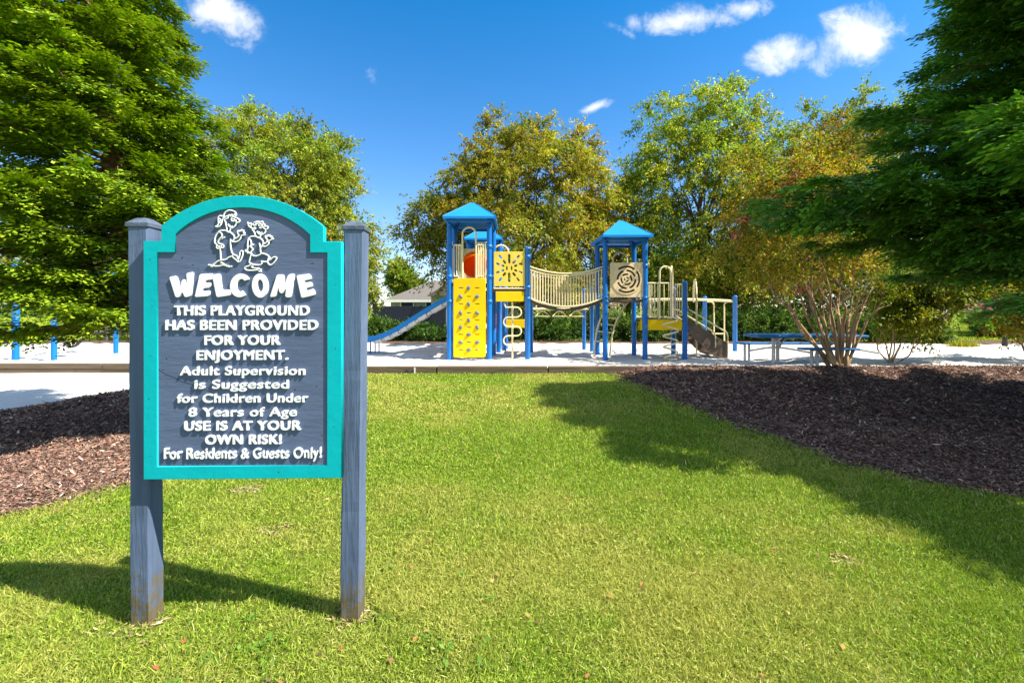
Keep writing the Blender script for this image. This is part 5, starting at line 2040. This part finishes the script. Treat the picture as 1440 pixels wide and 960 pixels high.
# small conical evergreen far behind the slide
broadleaf('young_tree', 'small conical green tree far behind the blue slide', 'tree', gbase(560, 50),
          [blob(560, 400, 50, 22, 22), blob(558, 380, 50, 12, 18), blob(575, 402, 50, 20, 16)], R, clumps=40, twigs=11, leaves=22, twig_len=1.1, droop=0.05, leaf=0.24, cols=GREEN, w=[3, 2, 2, 1], trunk_r=0.1, up=0.9)
broadleaf('young_tree', 'light green bushy tree close to the right post of the welcome sign', 'tree', gbase(520, 20),
          [blob(508, 400, 20, 18, 52), blob(475, 400, 20, 55, 50)], R, clumps=60, twigs=11, leaves=22, twig_len=0.7, droop=0.3, leaf=0.10, cols=GREEN, w=[2, 3, 1, 2], trunk_r=0.1)
broadleaf('shade_tree', 'dark leafy tree far behind the left conifer', 'tree', gbase(200, 24),
          [blob(200, 330, 24, 90, 110), blob(120, 380, 24, 90, 70), blob(280, 380, 24, 80, 70)], R, clumps=110, twigs=11, leaves=22, twig_len=1.1, droop=0.25, leaf=0.14, cols=GREEN, w=[3, 1, 3, 1], trunk_r=0.22)

# crape myrtles: bare fanned stems, leaf canopy, pink blossom
def myrtle(label, base, tips, mids, r0, blobs, seed, clumps, cols, w, pink, twl=0.6, leaf=0.075, pcol=((0.62, 0.10, 0.30), (0.72, 0.22, 0.42), (0.45, 0.05, 0.16))):
    r = np.random.default_rng(seed)
    bx, by, bz = base
    stems = []
    for (tx, ty, tY), (mx, my) in zip(tips, mids):
        off = (tx - (720 + bx / by * F)) * 0.10 / F * by
        s = Vector((bx + off + r.normal(0, 0.03), by + r.normal(0, 0.07), bz - 0.06))
        mY = by + (tY - by) * 0.5
        mid, tip = P(mx, my, mY), P(tx, ty, tY)
        j = lambda k: Vector(r.normal(0, k, 3))
        stems.append(([s, s.lerp(mid, 0.5) + j(0.022), mid, mid.lerp(tip, 0.35) + j(0.03), mid.lerp(tip, 0.7) + j(0.03), tip], r0 * r.uniform(0.6, 1.15), r0 * 0.30))
    t = broadleaf('crape_myrtle', label, 'shrub', base, blobs, r, clumps=clumps, twigs=11, leaves=20, twig_len=twl, droop=0.30, leaf=leaf, cols=cols, w=w, bark='bark_myrtle', stems=stems, up=0.25)
    # thin branching ends of the stems
    b = MB()
    for pts, _, r1 in stems:
        p, q = Vector(pts[2]), Vector(pts[-1])
        for k in range(4):
            s = p.lerp(q, 0.1 + 0.28 * k)
            d = (q - p) * r.uniform(0.35, 0.8) + Vector(r.normal(0, 0.2, 3)) * (q - p).length
            e = s + d
            b.tube([s - Vector(base), (s + e) / 2 + Vector(r.normal(0, 0.02, 3)) - Vector(base), e - Vector(base)], [r1 * 1.0, r1 * 0.7, r1 * 0.4], 6)
    b.build('branch', M['bark_myrtle'], t)
    for (px, py, Y, rad, n) in pink:
        c = np.array(P(px, py, Y)) - np.array(base)
        d = unit(r.normal(size=(n, 3)))
        Pn = c + d * rad * np.array((1.2, 1.0, 0.75)) * r.random((n, 1)) ** 0.4
        C = palette(n, pcol, [3, 2, 1], r)
        kites('blossom', Pn, d + r.normal(0, .5, (n, 3)), r.normal(0, 1, (n, 3)), 0.042, 0.04, C, M['petal'], t, mid=0.6)
    return t


b1 = P(1184, 524, 10.0); b1.z = 0.12
tipsA = [(1104, 425, 10.2), (1118, 400, 9.8), (1128, 392, 10.4), (1142, 396, 9.7), (1150, 402, 10.3), (1158, 398, 10.6), (1166, 400, 9.7), (1180, 398, 10.2), (1190, 408, 9.8), (1203, 402, 10.5), (1214, 408, 9.9), (1222, 412, 10.4), (1238, 428, 10.0), (1082, 400, 10.4)]
midsA = [(1128, 468), (1140, 455), (1150, 448), (1150, 452), (1160, 455), (1166, 448), (1172, 455), (1180, 450), (1186, 455), (1193, 452), (1200, 455), (1204, 458), (1212, 468), (1122, 452)]
myrtle('large crape myrtle, its many bare tan stems fanning out before the picnic table', tuple(b1), tipsA, midsA, 0.042,
       [blob(1130, 300, 10.3, 75, 70, 80), blob(1085, 270, 10.4, 60, 60, 70), blob(1190, 310, 10.5, 75, 75, 80), blob(1160, 230, 10.8, 60, 50, 70), blob(1060, 340, 10.5, 50, 40, 60), blob(1120, 375, 10.4, 75, 35, 80)],
       201, 62, [(0.24, 0.27, 0.018), (0.34, 0.30, 0.02), (0.15, 0.19, 0.014), (0.40, 0.27, 0.03), (0.40, 0.13, 0.05)], [3, 2.6, 2.2, 1.4, 0.8],
       [(1120, 248, 9.6, 0.14, 60), (1105, 262, 9.6, 0.12, 50), (1085, 282, 9.6, 0.16, 60), (1045, 310, 9.7, 0.14, 50), (1063, 290, 9.6, 0.14, 40), (1130, 405, 9.7, 0.09, 40), (1118, 410, 9.7, 0.07, 26), (1032, 330, 9.7, 0.12, 40)], 0.55, 0.07, ((0.34, 0.07, 0.07), (0.42, 0.12, 0.10), (0.28, 0.04, 0.05)))
b2 = P(1252, 518, 10.9); b2.z = SAND_Z - 0.01
myrtle('small crape myrtle with few thin stems, right of the large fanned one', tuple(b2),
       [(1236, 455, 10.9), (1241, 450, 11.0), (1258, 400, 10.8), (1262, 430, 11.0), (1283, 445, 10.9), (1296, 470, 10.7), (1272, 450, 11.0)], [(1234, 490), (1246, 485), (1256, 470), (1258, 482), (1268, 480), (1278, 500), (1266, 485)], 0.020,
       [blob(1258, 425, 10.9, 32, 42), blob(1300, 410, 10.9, 45, 35), blob(1345, 400, 10.9, 45, 28), blob(1285, 440, 10.9, 38, 32)],
       202, 62, [(0.17, 0.22, 0.014), (0.26, 0.28, 0.018), (0.10, 0.13, 0.010)], [3, 2, 2],
       [(1310, 437, 10.5, 0.07, 34)], 0.42, 0.075)
b3 = P(1462, 515, 11.2); b3.z = SAND_Z - 0.01
myrtle('crape myrtle with pink blossom reaching in from the right edge over the sand', tuple(b3),
       [(1412, 428, 11.0), (1402, 444, 11.1), (1445, 420, 11.3), (1480, 420, 11.2)], [(1440, 455), (1432, 462), (1455, 465), (1470, 470)], 0.026,
       [blob(1430, 430, 11.2, 34, 40), blob(1400, 440, 11.4, 24, 16), blob(1460, 440, 11.3, 50, 45), blob(1365, 420, 11.2, 40, 16)],
       203, 52, [(0.20, 0.22, 0.014), (0.34, 0.28, 0.018), (0.12, 0.13, 0.010), (0.3, 0.15, 0.02)], [3, 2, 2, .6],
       [(1366, 436, 10.2, 0.10, 90), (1381, 432, 10.2, 0.13, 130), (1395, 436, 10.2, 0.11, 90), (1388, 443, 10.2, 0.08, 60), (1330, 445, 10.8, 0.05, 26)], 0.42, 0.075)

# shrubs behind the sand
for i, (px, Y, rx, top, lab) in enumerate([
        (470, 18.6, 42, 440, 'dark shrub behind the right post of the welcome sign'),
        (530, 18.5, 42, 446, 'dark shrub behind the foot of the blue slide'),
        (590, 18.7, 44, 452, 'dark shrub behind the middle of the blue slide'),
        (650, 18.4, 40, 462, 'dark shrub behind the yellow climbing wall'),
        (712, 18.6, 44, 440, 'dark shrub behind the loop pole climber'),
        (775, 18.5, 46, 436, 'dark shrub behind the swinging rings'),
        (835, 18.8, 46, 434, 'dark shrub behind the two short blue posts'),
        (900, 18.5, 48, 436, 'dark shrub behind the right roofed tower'),
        (965, 18.7, 48, 432, 'dark shrub behind the spiral climber'),
        (1030, 18.6, 50, 428, 'dark shrub behind the far right blue post'),
        (1095, 18.4, 48, 432, 'dark shrub behind the left end of the picnic table'),
        (1160, 18.2, 46, 436, 'dark shrub behind the fanned bare stems'),
        (1225, 18.0, 44, 446, 'dark shrub behind the right end of the picnic table'),
        (1290, 17.6, 34, 456, 'clipped dark shrub beside the open lawn gap')]):
    low = 432 + H / Y * F
    broadleaf('shrub', lab, 'shrub', gbase(px, Y, 0.05), [blob(px, (top + low) / 2 + 2, Y, rx, (low - top) / 2 - 6, 26)], R, clumps=34, twigs=10, leaves=20, twig_len=0.42, droop=0.15,
              leaf=0.085, cols=DARK, w=[3, 3, 2, 1.0], trunk_r=0.05, limbs=12, up=0.3, group='dark shrubs in a row behind the playground')
# golden tuft at the lawn edge, and round shrubs on the far lawn
def tuft():
    p = P(1355, 489, 15.2); p.z = 0.03
    root = empty('ornamental_grass', p)
    tag(root, 'yellow-green tuft of ornamental grass at the lawn edge, far right', 'plant')
    r = np.random.default_rng(9)
    n = 900
    az = r.uniform(0, 6.28, n); el = r.uniform(0.35, 1.4, n)
    D = np.stack([np.cos(az) * np.cos(el), np.sin(az) * np.cos(el), np.sin(el)], 1)
    Pn = np.stack([r.normal(0, 0.17, n), r.normal(0, 0.12, n), np.zeros(n)], 1)
    C = palette(n, [(0.34, 0.34, 0.02), (0.24, 0.28, 0.02), (0.45, 0.40, 0.05)], [2, 2, 1], r)
    kites('blades', Pn, D, r.normal(0, 1, (n, 3)), r.uniform(0.2, 0.42, n), 0.018, C, M['grassblade'], root)
tuft()
broadleaf('shrub', 'round dark bush standing on the sunny far lawn at the right', 'shrub', gbase(1395, 22, 0.0), [blob(1395, 458, 22, 30, 22), blob(1430, 462, 22, 26, 22)], R, clumps=40, twigs=10, leaves=20, twig_len=0.45, droop=0.1, leaf=0.10,
          cols=DARK, w=[3, 3, 1, 2], trunk_r=0.06, limbs=12)
broadleaf('shade_tree', 'spreading green tree over the far lawn behind the right crape myrtle', 'tree', gbase(1440, 24, 0.0), [blob(1420, 400, 24, 80, 40), blob(1480, 350, 24, 110, 80), blob(1330, 380, 26, 70, 50)], R, clumps=90, twigs=11, leaves=22, twig_len=0.9, droop=0.3, leaf=0.13,
          cols=GREEN, w=[3, 2, 2, 1], trunk_r=0.2)


def woods():
    """far-off belt of trees closing the view"""
    r = np.random.default_rng(61)
    n = 46000
    seg = r.random(n)
    x = np.where(seg < 0.55, r.uniform(20, 110, n), r.uniform(-110, -22, n))
    y = 62 + 0.05 * np.abs(x) + r.normal(0, 2.0, n)
    top = 6.5 + 4.0 * fnoise(x, y * 0, 0.13, 62) + 2.0 * fnoise(x, y * 0, 0.5, 63)
    z = top * r.random(n) ** 0.75
    Pn = np.stack([x, y, z], 1)
    D = r.normal(0, 1, (n, 3)); Nn = r.normal(0, 0.7, (n, 3)) + np.array((0, -0.2, 0.7))
    C = palette(n, DARK + [(0.11, 0.16, 0.016)], [3, 3, 2, 1, 1.4], r)
    o = kites('distant_woods', Pn, D, Nn, r.uniform(0.4, 1.0, n), r.uniform(0.25, 0.6, n), C, M['leaf'])
    tag(o, 'far dark belt of trees along the horizon', 'woods', kind='stuff')


woods()
